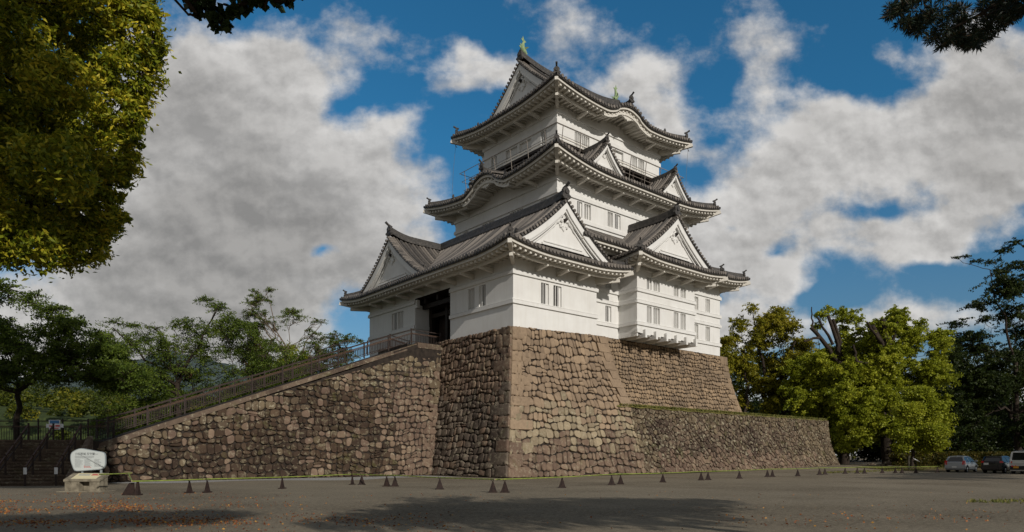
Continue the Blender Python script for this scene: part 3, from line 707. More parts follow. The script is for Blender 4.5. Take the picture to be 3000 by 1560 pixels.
def karahafu_top(rg,wh,sd):
    c,h,B=sd.bump; z=sd.ze+B
    pts=[sd.P(c,q,0,z+.16*q+.04+.25*max(0,1-q/1.0)**2) for q in (-.05,.3,.7,1.1,1.8,2.5,3.2)]
    ridge(rg,pts,.36,.30,.12); ogre(rg,pts[0]+V((0,0,.08)),-sd.n,.75)
    for sg in (-1,1): # little ridges ending beside the arch
        ogre(rg,sd.P(c+sg*h*.86,.35,.05),-sd.n,.5,False)
        ridge(rg,[sd.P(c+sg*h*.86,q,.02) for q in (.4,1.2,2.0,2.8)],.30,.20,.10)
def kara_front(mb,sd):
    "inner bargeboard and hanging ornament of a curved gable"
    c,h,B=sd.bump; k=30; rows=[]
    for i in range(k+1):
        x=c-h*1.02+2.04*h*i/k; z=sd.ze+sd.lift(x)+sd.bz(x)*.92-.50
        rows.append([sd.P(x,.32,0,z),sd.P(x,.32,0,z-.30),sd.P(x,.50,0,z-.30),sd.P(x,.50,0,z)])
    mb.grid(rows,True)
    # ribs of the vaulted soffit
    for j in range(-3,4):
        x=c+j*.62; z=sd.ze+sd.bz(x)-.62
        mb.beam(sd.P(x,.5,0,z),sd.P(x,sd.ov+.1,0,z-sd.bz(x)*.3+.12),.12,.14)
    z=sd.ze+B-.95
    out=[(0,.28),(.5,.22),(.85,.05),(1.1,-.15),(.7,-.12),(.45,-.30),(.2,-.28),(0,-.50)]; out=out+[(-a,b) for a,b in out[::-1][1:-1]]
    f=[sd.P(c+a*.8,.40,0,z+b*.8) for a,b in out]; g=[sd.P(c+a*.8,.55,0,z+b*.8) for a,b in out]
    i=[mb.vert(q) for q in f]; j=[mb.vert(q) for q in g]; mb.face(i)
    for q in range(len(i)): mb.face((i[q],i[(q+1)%len(i)],j[(q+1)%len(i)],j[q]))
roof_second()
# ---- top roof: ridge along X, gables at the left and right ends, curved gable in front
def roof_top():
    ov=2.42; ze=33.95; pf=lambda q:.5*q+.033*q*q; X0,X1,Y0,Y1=K3['x0']-ov,K3['x1']+ov,K3['y0']-ov,K3['y1']+ov
    hy=(Y1-Y0)/2; cy=(Y0+Y1)/2; L=X1-X0; W=Y1-Y0; Qg=2.95; g=Qg-.45
    bump=(50.87-X0,3.4,1.05)
    F=Side((X0,Y0),(1,0),(0,1),L,ze,pf,ov,True,True,.72,6.5,4.5,bump); B=Side((X0,Y1),(1,0),(0,-1),L,ze,pf,ov,True,True,.72,6.5,4.5)
    Lf=Side((X0,Y0),(0,1),(1,0),W,ze,pf,ov,True,True,.72,6.5,4.5); Rt=Side((X1,Y0),(0,1),(-1,0),W,ze,pf,ov,True,True,.72,6.5,4.5)
    tl,wh=MB(),MB()
    for sd in (F,B): side_tiles(tl,sd,[(0,g,lambda x:x),(g,L-g,lambda x:hy),(L-g,L,lambda x:L-x)])
    for sd in (Lf,Rt): side_tiles(tl,sd,[(0,Qg,lambda x:x),(Qg,W-Qg,lambda x:Qg+.05),(W-Qg,W,lambda x:W-x)])
    for sd in (F,B,Lf,Rt): side_edge(tl,wh,sd); side_soffit(wh,sd)
    for sd in (F,B): hip_rafter(wh,sd,0); hip_rafter(wh,sd,1)
    rt=tl.build('top_roof',M['tile'],keep,True,.6); wh.build('eaves',M['eave'],rt)
    zr=ze+pf(hy); zc=lambda dx:ze+pf(max(0,hy-abs(dx))); zb=ze+pf(Qg)+.2
    gable(rt,(X0+Qg,cy),(0,1),(-1,0),hy-Qg*.72,zc,zb,1.15); gable(rt,(X1-Qg,cy),(0,1),(1,0),hy-Qg*.72,zc,zb,1.15)
    rg=Ridges(); xa,xb=X0+Qg-.35,X1-Qg+.35
    pts=[(xa+dx,cy,zr-.02+.6*max(0,1-dx/4.5)**2) for dx in (0,.6,1.2,1.8,2.6,3.5,4.5)]; pts+= [(xa+xb-p[0],p[1],p[2]) for p in pts[::-1]]
    ridge(rg,pts,.56,.52,.15); ogre(rg,(xa+.05,cy,zr+.35),(-1,0),.95,False); ogre(rg,(xb-.05,cy,zr+.35),(1,0),.95,False)
    for sd in (F,B):
        for s_ in (Qg+.7,L-Qg-.7):
            p=[sd.P(s_,q) for q in [hy-.4-(hy-.4-Qg-.8)*i/8 for i in range(9)]]
            ridge(rg,p,.36,.34,.12); ogre(rg,p[-1]+V((0,0,.15)),-sd.n,.7,False)
        for e in (0,1):
            hp=hipline(sd,Qg+.6,.42,e); ridge(rg,hp,.36,.28,.12); d=(-1 if e==0 else 1, -1 if sd is F else 1)
            ogre(rg,hp[-1]+V((0,0,.1)),d,.8); ogre(rg,hipline(sd,2.0,1.9,e)[0]+V((0,0,.25)),d,.6,False)
    karahafu_top(rg,wh,F)
    rg.build('ridge_tiles',M['tiledark'],rt,True,.5)
    kp=MB(); kara_front(kp,F); kp.build('curved_gable_front',M['eave'],rt)
    shachi(rt,(xa+.45,cy,zr+1.0),(1,0),1.7); shachi(rt,(xb-.45,cy,zr+1.0),(-1,0),1.7)
    for (x,y) in ((X0+.35,Y1-.3),(X1-.3,Y0+.3)):   # bare wires hanging from the corner hooks
        wb=MB(); wb.tube([(x,y,34.0),(x,y,33.7),(x+.18,y,33.55)],.035,6); wb.tube([(x,y,33.7),(x-.3,y,31.0),(x-.45,y,28.3)],.016,4); wb.build('lightning_wire',M['wire'],rt)
roof_top()
# ---- balcony round the top storey
def balcony():
    x0,x1,y0,y1=K3['x0'],K3['x1'],K3['y0'],K3['y1']; o=1.15; dk=MB()
    for (a,b,c,d) in ((x0-o,x1+o,y0-o,y0-.01),(x0-o,x1+o,y1+.01,y1+o),(x0-o,x0-.01,y0-.005,y1+.005),(x1+.01,x1+o,y0-.005,y1+.005)): dk.box(a,b,c,d,29.5,29.72)
    for i in range(14):
        x=x0-o+.2+(x1-x0+2*o-.4)*i/13; dk.box(x-.1,x+.1,y0-o+.04,y0-o+.24,28.4,29.5); dk.box(x-.1,x+.1,y1+o-.24,y1+o-.04,28.4,29.5)
    for i in range(10):
        y=y0-o+.5+(y1-y0+2*o-1.0)*i/9; dk.box(x0-o+.04,x0-o+.24,y-.1,y+.1,28.4,29.5); dk.box(x1+o-.24,x1+o-.04,y-.1,y+.1,28.4,29.5)
    # low balustrade: broad pale beams between dark blocks
    b=dk.build('balcony_deck',M['dark'],keep)
    lb=MB(); oo=o-.06
    for z in (29.80,30.08):
        for (p,q) in (((x0-oo,y0-oo),(x1+oo,y0-oo)),((x1+oo,y0-oo),(x1+oo,y1+oo)),((x1+oo,y1+oo),(x0-oo,y1+oo)),((x0-oo,y1+oo),(x0-oo,y0-oo))):
            lb.beam((*p,z),(*q,z),.10,.10)
    lb.build('low_balustrade',M['eave'],b)
    sp=1.8; po=MB(); X0,X1,Y0,Y1=x0-sp,x1+sp,y0-sp,y1+sp; zt=30.75; zb_=29.0
    ln=.32  # posts lean outward
    def P(x,y,z,f):
        sx=-1 if x<(x0+x1)/2-7 else (1 if x>(x0+x1)/2+7 else 0); sy=-1 if y<(y0+y1)/2-5 else (1 if y>(y0+y1)/2+5 else 0)
        return (x-sx*ln*(1-f),y-sy*ln*(1-f),z)
    cs=[(X0,Y0),(X1,Y0),(X1,Y1),(X0,Y1)]
    rl=MB()
    for k in range(4):
        a,c=cs[k],cs[(k+1)%4]; rl.beam((*a,zt),(*c,zt),.045,.045); a2=P(*a,zb_,0); c2=P(*c,zb_,0); rl.beam(a2,c2,.035,.035); rl.beam(P(*a,29.9,.5),P(*c,29.9,.5),.035,.035)
    ro=rl.build('safety_rail',M['railm'],keep)
    for k in range(4):
        a,c=cs[k],cs[(k+1)%4]; n_=8 if k%2==0 else 6
        for i in range(n_):
            f=(i+.35)/n_; x=a[0]+(c[0]-a[0])*f; y=a[1]+(c[1]-a[1])*f
            pm=MB(); horiz=k%2==0
            dy=(ln if y<50 else -ln) if horiz else 0; dx=0 if horiz else (ln if x<50 else -ln)
            pm.beam((x+dx,y+dy,28.35),(x,y,zt),.05,.05); pm.build('rail_post',M['railm'],ro)
balcony()
# =============================================================== ENTRANCE TURRET
tur=empty('entrance_turret',(38.0,50.4,11.3),'lower white turret wing with the dark entrance doorway, at the head of the stone ramp','turret')
KT=dict(x0=33.46,x1=42.7,y0=39.28,y1=61.5)
storey('turret_wall',KT,11.1,17.2,[(36.35,37.17,13.5,15.16,'half',2),(37.68,38.57,13.5,15.16,'half',2)],
  [(42.66,43.5,13.47,15.2,'half',2),(44.1,44.92,13.47,15.2,'shut',2),(55.06,56.05,13.47,15.1,'shut',2),(56.2,57.17,13.47,15.1,'half',2),(47.5,53.0,11.1,15.84,'open',0)],[(13.13,13.45),(15.36,15.68)],tur,
  bandcut=[(0,47.5-39.28),(53.0-39.28,22.22)])
def porch():
    y0,y1,x0,xb=47.5,53.0,33.46,36.2; mb=MB()
    mb.poly([(x0,y1,11.1),(x0+1.5,y1,11.1),(x0+1.5,y1,15.3),(x0,y1,15.3)]); mb2=MB(); mb2.poly([(x0,y0,11.1),(x0+1.5,y0,11.1),(x0+1.5,y0,15.3),(x0,y0,15.3)]); mb2.build('porch_reveal',M['plaster'],tur)
    for a,b in ((13.13,13.45),): mb.box(x0,x0+1.5,y1-.06,y1,a,b)
    mb.box(x0+.002,x0+.3,y1-.3,y1-.002,15.0,15.7)
    p=mb.build('porch_reveal',M['plaster'],tur)
    d=MB(); d.poly([(xb,y0,11),(xb,y1,11),(xb,y1,15.84),(xb,y0,15.84)]); d.poly([(x0,y0,15.83),(xb,y0,15.83),(xb,y1,15.83),(x0,y1,15.83)])
    d.poly([(x0+1.5,y1,11),(xb,y1,11),(xb,y1,15.83),(x0+1.5,y1,15.83)]); d.poly([(x0+1.5,y0,11),(xb,y0,11),(xb,y0,15.83),(x0+1.5,y0,15.83)])
    d.poly([(x0+.1,y1-.001,15.3),(x0+1.5,y1-.001,15.3),(x0+1.5,y1-.001,15.83),(x0+.1,y1-.001,15.83)])
    for y in (48.3,50.2,52.2): d.box(x0+.5,xb-.02,y-.17,y+.17,15.35,15.82)
    for x in (x0+.9,x0+1.9): d.box(x-.15,x+.15,y0+.02,y1-.02,14.95,15.35)
    for y in (47.75,50.25,52.75): d.box(x0+1.5,x0+1.85,y-.18,y+.18,11.1,15.3)
    d.box(x0+1.55,x0+1.85,y0,y1,14.2,14.55)
    d.build('porch_timbers',M['dark'],tur)
    for k,y in enumerate((48.0,50.42)):
        g=MB(); 
        for i in range(8): g.box(xb-.42,xb-.34,y+i*.27,y+i*.27+.262,11.2,14.15)
        for z in (11.9,12.8,13.6): g.box(xb-.45,xb-.42,y,y+2.15,z,z+.09)
        g.build('timber_door',M['post'],tur)
porch()
def cross(rt,rg,Lf,Rt,zr,zc):
    # big gable facing left, over the doorway end
    s0=55.6-37.13; half=6.6; hx=6.77; tl=MB()
    zg=lambda dx:Lf.ze+Lf.prof(max(0,hx*(1-abs(dx)/half)))
    chid(tl,Lf,s0,half,1.3,zg,hx)
    t2=tl.build('cross_gable_tiles',M['tile'],rt,True,.6)
    gable(rt,(31.31+1.3,55.6),(0,1),(-1,0),5.55,zg,Lf.ze+Lf.prof(1.3)+.22,1.0)
    xa=31.31+.95
    ridge(rg,[(xa+dx,55.6,zr+.05+.55*max(0,1-dx/2.6)**2) for dx in (0,.4,.9,1.5,2.1,2.6)]+[(38.0,55.6,zr+.05)],.46,.45,.14); ogre(rg,(xa+.05,55.6,zr+.38),(-1,0),1.0)
    for sg in (-1,1):
        pts=[Lf.P(s0+sg*x,1.95,0,zg(x)) for x in [.4+4.2*i/8 for i in range(9)]]; ridge(rg,pts,.32,.26,.11); ogre(rg,pts[-1]+V((0,0,.12)),(0,sg),.6,False)
irimoya('turret_roof',tur,31.31,44.85,37.13,63.65,16.95,lambda q:.42*q+.042*q*q,2.15,.5,4.8,1.45,extra=cross)
# =============================================================== STONEWORK
def lerp(a,b,f): return a+(b-a)*f
def curve(pts):
    "piecewise curve over height t -> point"
    def f(t):
        for (t0,p0),(t1,p1) in zip(pts[:-1],pts[1:]):
            if t<=t1 or (t1,p1)==pts[-1]: return V(p0).lerp(V(p1),(t-t0)/(t1-t0))
    return f
def vclip(poly,px,py,nx,ny):
    out=[]; k=len(poly)
    for i in range(k):
        a=poly[i]; b=poly[(i+1)%k]; da=(a[0]-px)*nx+(a[1]-py)*ny; db=(b[0]-px)*nx+(b[1]-py)*ny
        if da<=0: out.append(a)
        if (da<0)!=(db<0) and da!=db:
            f=da/(da-db); out.append((a[0]+(b[0]-a[0])*f,a[1]+(b[1]-a[1])*f))
    return out
def stones(mb,Lc,Rc,W,H,size,rowh,nrm,seed=1,top=None,quoL=False,quoR=False,bulge=.09,gap=.035,sag=.0,qlen=1.5,qh=.72,jit=.32,tonef=None,x0=0,mif=None,coursed=0):
    rr=random.Random(seed); rows=int(round(H/rowh)); rh=H/rows; seeds=[]
    for j in range(-1,rows+1):
        s=x0-rr.uniform(0,size)*1.0
        while s<W+size:
            st=size*rr.uniform(.62,1.45); s+=st
            seeds.append((s-st/2,(j+.5)*rh+rr.uniform(-jit,jit)*rh+sag*math.sin(s*1.1+seed)))
    # uneven sizes: some stones swallow a neighbour, small fillers sit in between
    seeds=[p for p in seeds if rr.random()>.17]
    for p in list(seeds):
        if rr.random()<.24: seeds.append((p[0]+rr.choice((-1,1))*size*rr.uniform(.38,.55),p[1]+rr.choice((-1,1))*rh*rr.uniform(.35,.55)))
    gx={}
    for i,p in enumerate(seeds): gx.setdefault((int(p[0]//(2*size)),int(p[1]//(2*size))),[]).append(i)
    def P(s,t,d):
        a=Lc(t); b=Rc(t); p=a.lerp(b,s/W)+nrm*d; return p
    def lump(poly,depth,tone,rg=gap):
        cx=sum(p[0] for p in poly)/len(poly); cy=sum(p[1] for p in poly)/len(poly)
        if mif: mb.mi=mif(P(cx,cy,0),rr)
        # round the corners
        q=[]
        for i in range(len(poly)):
            a=poly[i]; b=poly[(i+1)%len(poly)]
            ln=math.hypot(b[0]-a[0],b[1]-a[1])
            if ln<.05: q.append(((a[0]+b[0])/2,(a[1]+b[1])/2)); continue
            f=min(.30,.085/ln+.07) if coursed else min(.24,.07/ln+.07); q.append((lerp(a[0],b[0],f),lerp(a[1],b[1],f))); q.append((lerp(a[0],b[0],1-f),lerp(a[1],b[1],1-f)))
        if len(q)<3: return
        ta,tb=rr.uniform(-.16,.16),rr.uniform(-.20,.12); rg=rg*rr.uniform(.5,1.6)
        def ring(sc_,g,dp):
            o=[]
            for p in q:
                dx,dy=p[0]-cx,p[1]-cy; l=math.hypot(dx,dy) or 1; k=max(.1,(l-g)/l)*sc_; x=cx+dx*k; y=cy+dy*k
                o.append(P(x,y,dp+(ta*(x-cx)+tb*(y-cy) if dp>0 else 0)+(rr.uniform(-.018,.018) if dp>0 else 0)))
            return o
        mb.tone=tone
        ids=mb.grid([ring(1,rg,-.16),ring(1,rg,depth*.35),ring(.955,rg,depth*.84),ring(.66,rg,depth+rr.uniform(-.02,.03))],True)
        mb.tone=tone; c=mb.vert(P(cx,cy,depth*1.04+rr.uniform(-.01,.02)))
        k=len(q)
        for i in range(k): mb.face((ids[3][i],ids[3][(i+1)%k],c))
    def finish(poly,cxy):
        for cl_ in ((x0,0,-1,0),(W,0,1,0),(0,0,0,-1),(0,H,0,1)):
            poly=vclip(poly,*cl_)
            if len(poly)<3: return
        if top: poly=vclip(poly,*top)
        if len(poly)<3: return
        ar=abs(sum(poly[a][0]*poly[(a+1)%len(poly)][1]-poly[(a+1)%len(poly)][0]*poly[a][1] for a in range(len(poly))))/2
        if ar<.03: return
        lump(poly,bulge*rr.uniform(.6,1.4),rr.random())
    if coursed:
        # wavy courses of roughly squared stones, with leaning joints, split stones and pinned fillers
        ph=[[rr.uniform(0,6.28) for _ in range(4)] for _ in range(rows+3)]; J=coursed
        def bd(j,x):
            a=ph[j+1]; return j*rh+sag*math.sin(x*.45+seed)*1.0+rh*J*(.30*math.sin(x*2.1/size*.55+a[0])+.20*math.sin(x*5.3/size*.6+a[1])+.24*math.sin(x*.9/size*.5+a[2]))
        for j in range(-1,rows+1):
            x=x0-rr.uniform(0,size); lean0=rr.uniform(-.12,.12)
            while x<W+.2:
                wd=size*rr.choice((.6,.75,.85,.95,1.0,1.15,1.35)); x1=x+wd; lean1=rr.uniform(-.16,.16)*size
                a0,a1,b0,b1=x-lean0*.5,x1-lean1*.5,x+lean0*.5,x1+lean1*.5
                bt=[(a0+(a1-a0)*f,bd(j,a0+(a1-a0)*f)) for f in (0,1)]; tp=[(b1+(b0-b1)*f,bd(j+1,b1+(b0-b1)*f)) for f in (0,1)]
                q=rr.random()
                if q<.10 and wd>.8*size:   # two flat stones instead of one
                    f=rr.uniform(.4,.6); ml=(lerp(a0,b0,f),lerp(bt[0][1],tp[-1][1],f)); mr_=(lerp(a1,b1,f),lerp(bt[-1][1],tp[0][1],f+rr.uniform(-.1,.1)))
                    finish(bt+[mr_,ml],0); finish([ml,mr_]+tp,0)
                elif q<.18:                # a chip filler in one corner
                    f=rr.uniform(.22,.34); c=bt[0] if rr.random()<.5 else None
                    if c: 
                        p1=(lerp(bt[0][0],bt[-1][0],f),lerp(bt[0][1],bt[-1][1],f)); p2=(lerp(a0,b0,f*1.1),lerp(bt[0][1],tp[-1][1],f*1.1))
                        finish([bt[0],p1,p2],0); finish([p1]+[z for z in bt if z[0]>p1[0]]+tp+[p2],0)
                    else:
                        p1=(lerp(tp[0][0],tp[-1][0],f),lerp(tp[0][1],tp[-1][1],f)); p2=(lerp(b1,a1,f*1.1),lerp(tp[0][1],bt[-1][1],f*1.1))
                        finish([tp[0],p1,p2],0); finish(bt+[p2,p1]+[z for z in tp if z[0]<p1[0]],0)
                else: finish(bt+tp,0)
                x=x1; lean0=lean1
        seeds=[]
    for i,p in enumerate(seeds):
        poly=[(x0,0),(W,0),(W,H),(x0,H)]
        if not(x0-size<p[0]<W+size and -rh<p[1]<H+rh): continue
        k=(int(p[0]//(2*size)),int(p[1]//(2*size)))
        bx=[(p[0]-2*size,p[1]-2*size),(p[0]+2*size,p[1]-2*size),(p[0]+2*size,p[1]+2*size),(p[0]-2*size,p[1]+2*size)]
        poly=bx
        for a in (-1,0,1):
            for b in (-1,0,1):
                for j in gx.get((k[0]+a,k[1]+b),[]):
                    if j==i: continue
                    o=seeds[j]; dx,dy=o[0]-p[0],o[1]-p[1]
                    if dx*dx+dy*dy>9*size*size: continue
                    # rows bind more strongly than neighbours in a row
                    poly=vclip(poly,(o[0]+p[0])/2,(o[1]+p[1])/2,dx,dy)
                    if len(poly)<3: break
                if len(poly)<3: break
            if len(poly)<3: break
        if len(poly)<3: continue
        for cl in ((x0,0,-1,0),(W,0,1,0),(0,0,0,-1),(0,H,0,1)): 
            poly=vclip(poly,*cl)
            if len(poly)<3: break
        if len(poly)>=3 and top: poly=vclip(poly,*top)
        if len(poly)<3: continue
        ar=abs(sum(poly[a][0]*poly[(a+1)%len(poly)][1]-poly[(a+1)%len(poly)][0]*poly[a][1] for a in range(len(poly))))/2
        if ar<.03: continue
        t_=rr.random() if tonef is None else tonef(rr,p)
        lump(poly,bulge*rr.uniform(.7,1.35),t_)
    for side in (0,1):
        if not (quoL,quoR)[side]: continue
        t=0; j=0
        while t<H-.15:
            h=min(qh*rr.uniform(.9,1.12),H-t)
            if H-t-h<.3: h=H-t
            ln=qlen*(1.0 if (j+(side))%2==0 else .55)*rr.uniform(.9,1.12)
            segs=[(0,ln)] if rr.random()<.55 else [(0,ln*.5),(ln*.5,ln)]
            for (a,b) in segs:
                if side==0: rp=[(a-.06*(a==0),t),(b,t),(b,t+h),(a-.06*(a==0),t+h)]
                else: rp=[(W-b,t),(W-a+.06*(a==0),t),(W-a+.06*(a==0),t+h),(W-b,t+h)]
                if top: rp=vclip(rp,*top)
                if len(rp)<3: continue
                if mif: mb.mi=mif(P(sum(q[0] for q in rp)/len(rp),sum(q[1] for q in rp)/len(rp),0),rr)
                lump2(mb,rp,P,bulge*1.25,rr.uniform(.4,.8) if tonef is None else tonef(rr,(a,t+.3)),rr)
            t+=h; j+=1
def lump2(mb,poly,P,depth,tone,rr):
    cx=sum(p[0] for p in poly)/len(poly); cy=sum(p[1] for p in poly)/len(poly); mb.tone=tone
    def ring(g,dp):
        o=[]
        for k in range(len(poly)):
            a=poly[k]; b=poly[(k+1)%len(poly)]
            for f in (.06,.35,.65,.94):
                x=lerp(a[0],b[0],f); y=lerp(a[1],b[1],f); sx=1 if x<cx else -1; sy=1 if y<cy else -1
                o.append(P(x+sx*min(g,abs(x-cx)),y+sy*min(g,abs(y-cy)),dp+rr.uniform(-.008,.008)))
        return o
    ids=mb.grid([ring(.028,-.16),ring(.028,depth*.5),ring(.055,depth*.9),ring(.16,depth*1.03)],True)
    c=mb.vert(P(cx,cy,depth*1.05)); mb.tone=tone; k=len(ids[3])
    for i in range(k): mb.face((ids[3][i],ids[3][(i+1)%k],c))
def backing(mb,Lc,Rc,H,nrm,n_=12,off=-.03,W=None,top=None):
    rows=[]
    for i in range(n_+1):
        t=H*i/n_; rows.append([Lc(t)+nrm*off,Rc(t)+nrm*off])
    mb.grid(rows)
# --- turret base: corner c0 rising with a curved batter
NF=V((0,-.98,.2)).normalized(); NL=V((-.98,0,.2)).normalized()
def batter(f): # fraction of inward lean at height fraction f
    return 1-(1-f)**1.55
HT=11.36
def lean(z,H=HT,tot=2.62): return tot*batter(min(1,z/H))
C0=(30.67,36.61)
def Lc_t(z): b=lean(z); return V((C0[0]+b*1.0,C0[1]+b,z))
def Rc_t(z):  # right edge of the turret base, above the terrace
    f=(z-5.8)/6.0; return V((45.6-2.0*batter(max(0,f)) if f>0 else 45.6+.35*(5.8-z)/5.8*5,C0[1]+lean(z),z+.42*max(0,z/HT)**3))
def tone_t(rr,p):
    return rr.random()
turb=empty('turret_stone_base',(38,42,0),'tall tapering stone base with squared corner blocks under the turret, nearest the viewer','stone base')
mb=MB(); Wt=13.6
def Rc_tf(z): f=max(0,(z-5.8)/5.6); return V((46.0-2.3*min(1,f)**.8 if z>5.8 else 46.0,C0[1]+lean(z),z+.40*(z/HT)**4))
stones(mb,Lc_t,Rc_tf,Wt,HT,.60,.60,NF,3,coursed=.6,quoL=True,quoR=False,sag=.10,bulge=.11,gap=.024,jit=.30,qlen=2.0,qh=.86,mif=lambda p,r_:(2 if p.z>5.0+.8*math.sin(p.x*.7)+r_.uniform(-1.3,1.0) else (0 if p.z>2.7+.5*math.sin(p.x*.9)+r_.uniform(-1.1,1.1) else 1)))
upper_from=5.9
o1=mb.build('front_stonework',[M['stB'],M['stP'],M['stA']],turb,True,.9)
# split tint: upper courses are paler cut stone
def retint(o,zsplit,mat_hi,fz=lambda x:0,wob=.5):
    me=o.data; me.materials.append(mat_hi); mw=o.matrix_world; base=o.parent.location.z if o.parent else 0; bx_=o.parent.location.x if o.parent else 0
    vs=np.empty(len(me.vertices)*3); me.vertices.foreach_get('co',vs); vs=vs.reshape(-1,3)
    for p in me.polygons:
        v=vs[p.vertices[0]]
        # stones keep one material: decide from the tone-stable cell height
        if v[2]+base>zsplit+fz(v[0]+bx_): p.material_index=1
mb=MB()
def Lc_l(z): b=lean(z); return V((C0[0]+b,C0[1]+b,z))
def Rc_l(z): b=lean(z); return V((C0[0]+b+(0),49.6,z))
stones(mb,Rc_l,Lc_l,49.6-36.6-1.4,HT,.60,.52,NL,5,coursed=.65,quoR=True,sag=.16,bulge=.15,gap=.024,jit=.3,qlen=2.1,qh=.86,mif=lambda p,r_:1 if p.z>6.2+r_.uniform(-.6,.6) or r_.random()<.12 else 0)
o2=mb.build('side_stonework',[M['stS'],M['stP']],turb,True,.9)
mb=MB(); backing(mb,Lc_t,Rc_tf,HT,NF); backing(mb,Lc_l,lambda z:V((C0[0]+lean(z),61.8,z)),HT,NL)
mb.poly([(33.2,39.15,11.25),(43.6,39.15,11.55),(43.6,62,11.5),(33.2,62,11.25)])
mb.grid([[Rc_tf(z)+V((-.05,0,0)),V((Rc_tf(z).x-.05,44,z))] for z in [HT*i/12 for i in range(13)]])
mb.build('rubble_core',M['stBack'],turb)
# right flank stones of the turret base (turned to the recessed keep wall)
mb=MB(); NRr=V((.98,0,.2)).normalized()
stones(mb,Rc_tf,lambda z:Rc_tf(z)+V((0,2.2,0)),2.2,HT,.6,.62,NRr,15,bulge=.09); mb.build('flank_stonework',M['stA'],turb,True,.9)
# the cut blocks on the far vertical edge
mb=MB(); rr=random.Random(4); z=5.9
while z<11.5:
    h=min(.74,11.62-z)
    if h<.2: break
    p=Rc_tf(z-.3); ln=1.4 if int(z/.74)%2 else .95
    a=V((p.x-ln,p.y,0)); q=Rc_tf(min(HT,z+h-.3)); dz=.40*(min(z,HT)/HT)**4
    mb.tone=rr.uniform(.4,.8); e=.015
    mb.hexa([(p.x-ln+e,p.y-.15,z+e),(p.x+.05,p.y-.15,z+e),(p.x+.05,p.y+.5,z+e),(p.x-ln+e,p.y+.5,z+e),(q.x-ln+e,q.y-.15,z+h-e),(q.x+.05,q.y-.15,z+h-e),(q.x+.05,q.y+.5,z+h-e),(q.x-ln+e,q.y+.5,z+h-e)]); z+=h
mb.build('corner_block',M['stA'],turb)
# --- keep base
kb=empty('keep_stone_base',(55,48,5),'recessed pale block-stone base under the keep and its projecting bay','stone base')
mb=MB(); HK=6.35; ZB=5.6
def kl(t): f=t/HK; b=batter(f)*1.0; return V((42.9,39.2+b,ZB+t))
def kr(t): f=t/HK; b=batter(f); return V((65.45-b*1.7,39.2+b,ZB+t))
stones(mb,kl,kr,21.8,HK,.40,.40,V((0,-.985,.17)).normalized(),8,coursed=.5,quoR=True,bulge=.09,gap=.020,jit=.25,qlen=1.3,qh=.62)
mb.build('front_stonework',M['stD'],kb,True,.9)
mb=MB(); stones(mb,kr,lambda t:kr(t)+V((0,20,0)),20,HK,.6,.5,V((.98,0,.2)).normalized(),9,bulge=.07,gap=.03); mb.build('side_stonework',M['stD'],kb,True,.9)
mb=MB(); backing(mb,kl,kr,HK,V((0,-1,0))); backing(mb,kr,lambda t:kr(t)+V((0,20,0)),HK,V((1,0,0)),off=-.06); mb.poly([(42,40.1,11.9),(63.7,40.1,11.9),(63.7,60.3,11.9),(42,60.3,11.9)])
mb.build('rubble_core',M['stBack'],kb)
# --- terrace wall
tw=empty('terrace_stone_wall',(65,42,0),'long low mottled stone terrace wall below the keep, topped with dry grass','stone wall')
mb=MB(); HW=5.75
def gz(x): return .45*min(1,max(0,(x-52)/30))**1.2
def wl(z): return V((43.9,C0[1]+lean(z),z+.02))
def wr(z):
    f=max(0,1-z/HW); return V((82.5+.15*f,38.25-1.5*f**2.1,z*(HW-.1)/HW+.15))
stones(mb,wl,wr,38.5,HW,.52,.42,NF,12,x0=1.9,quoR=True,bulge=.12,gap=.028,jit=.75,qlen=1.3,qh=.62,mif=lambda p,r_: 1 if (p.z>4.9+r_.uniform(-.5,.4) or p.x>75+r_.uniform(-4,4) or p.x<47.5+r_.uniform(-2,2) or r_.random()<.10) else (2 if p.z<1.8+r_.uniform(-.5,.5) else 0))
mb.build('front_stonework',[M['stC'],M['stL'],M['stP']],tw,True,.9)
mb=MB(); stones(mb,wr,lambda z:wr(z)+V((0,16,0)),16,HW,.6,.5,V((.98,0,.2)).normalized(),19,bulge=.1); mb.build('side_stonework',M['stC'],tw,True,.9)
mb=MB(); backing(mb,wl,wr,HW,NF); backing(mb,wr,lambda z:wr(z)+V((0,16,0)),HW,V((1,0,0)),off=-.08); mb.build('rubble_core',M['stBack'],tw)
mb=MB(); k=60
mb.grid([[V((44+38.4*i/k,38.12,5.74-.04*math.sin(i*1.7))),V((44+38.4*i/k,38.5,5.98+.03*math.sin(i*2.3))),V((44+38.4*i/k,39.6,6.02)),V((44+38.4*i/k,54,6.0))] for i in range(k+1)])
mb.build('terrace_turf',M['grass'],tw)
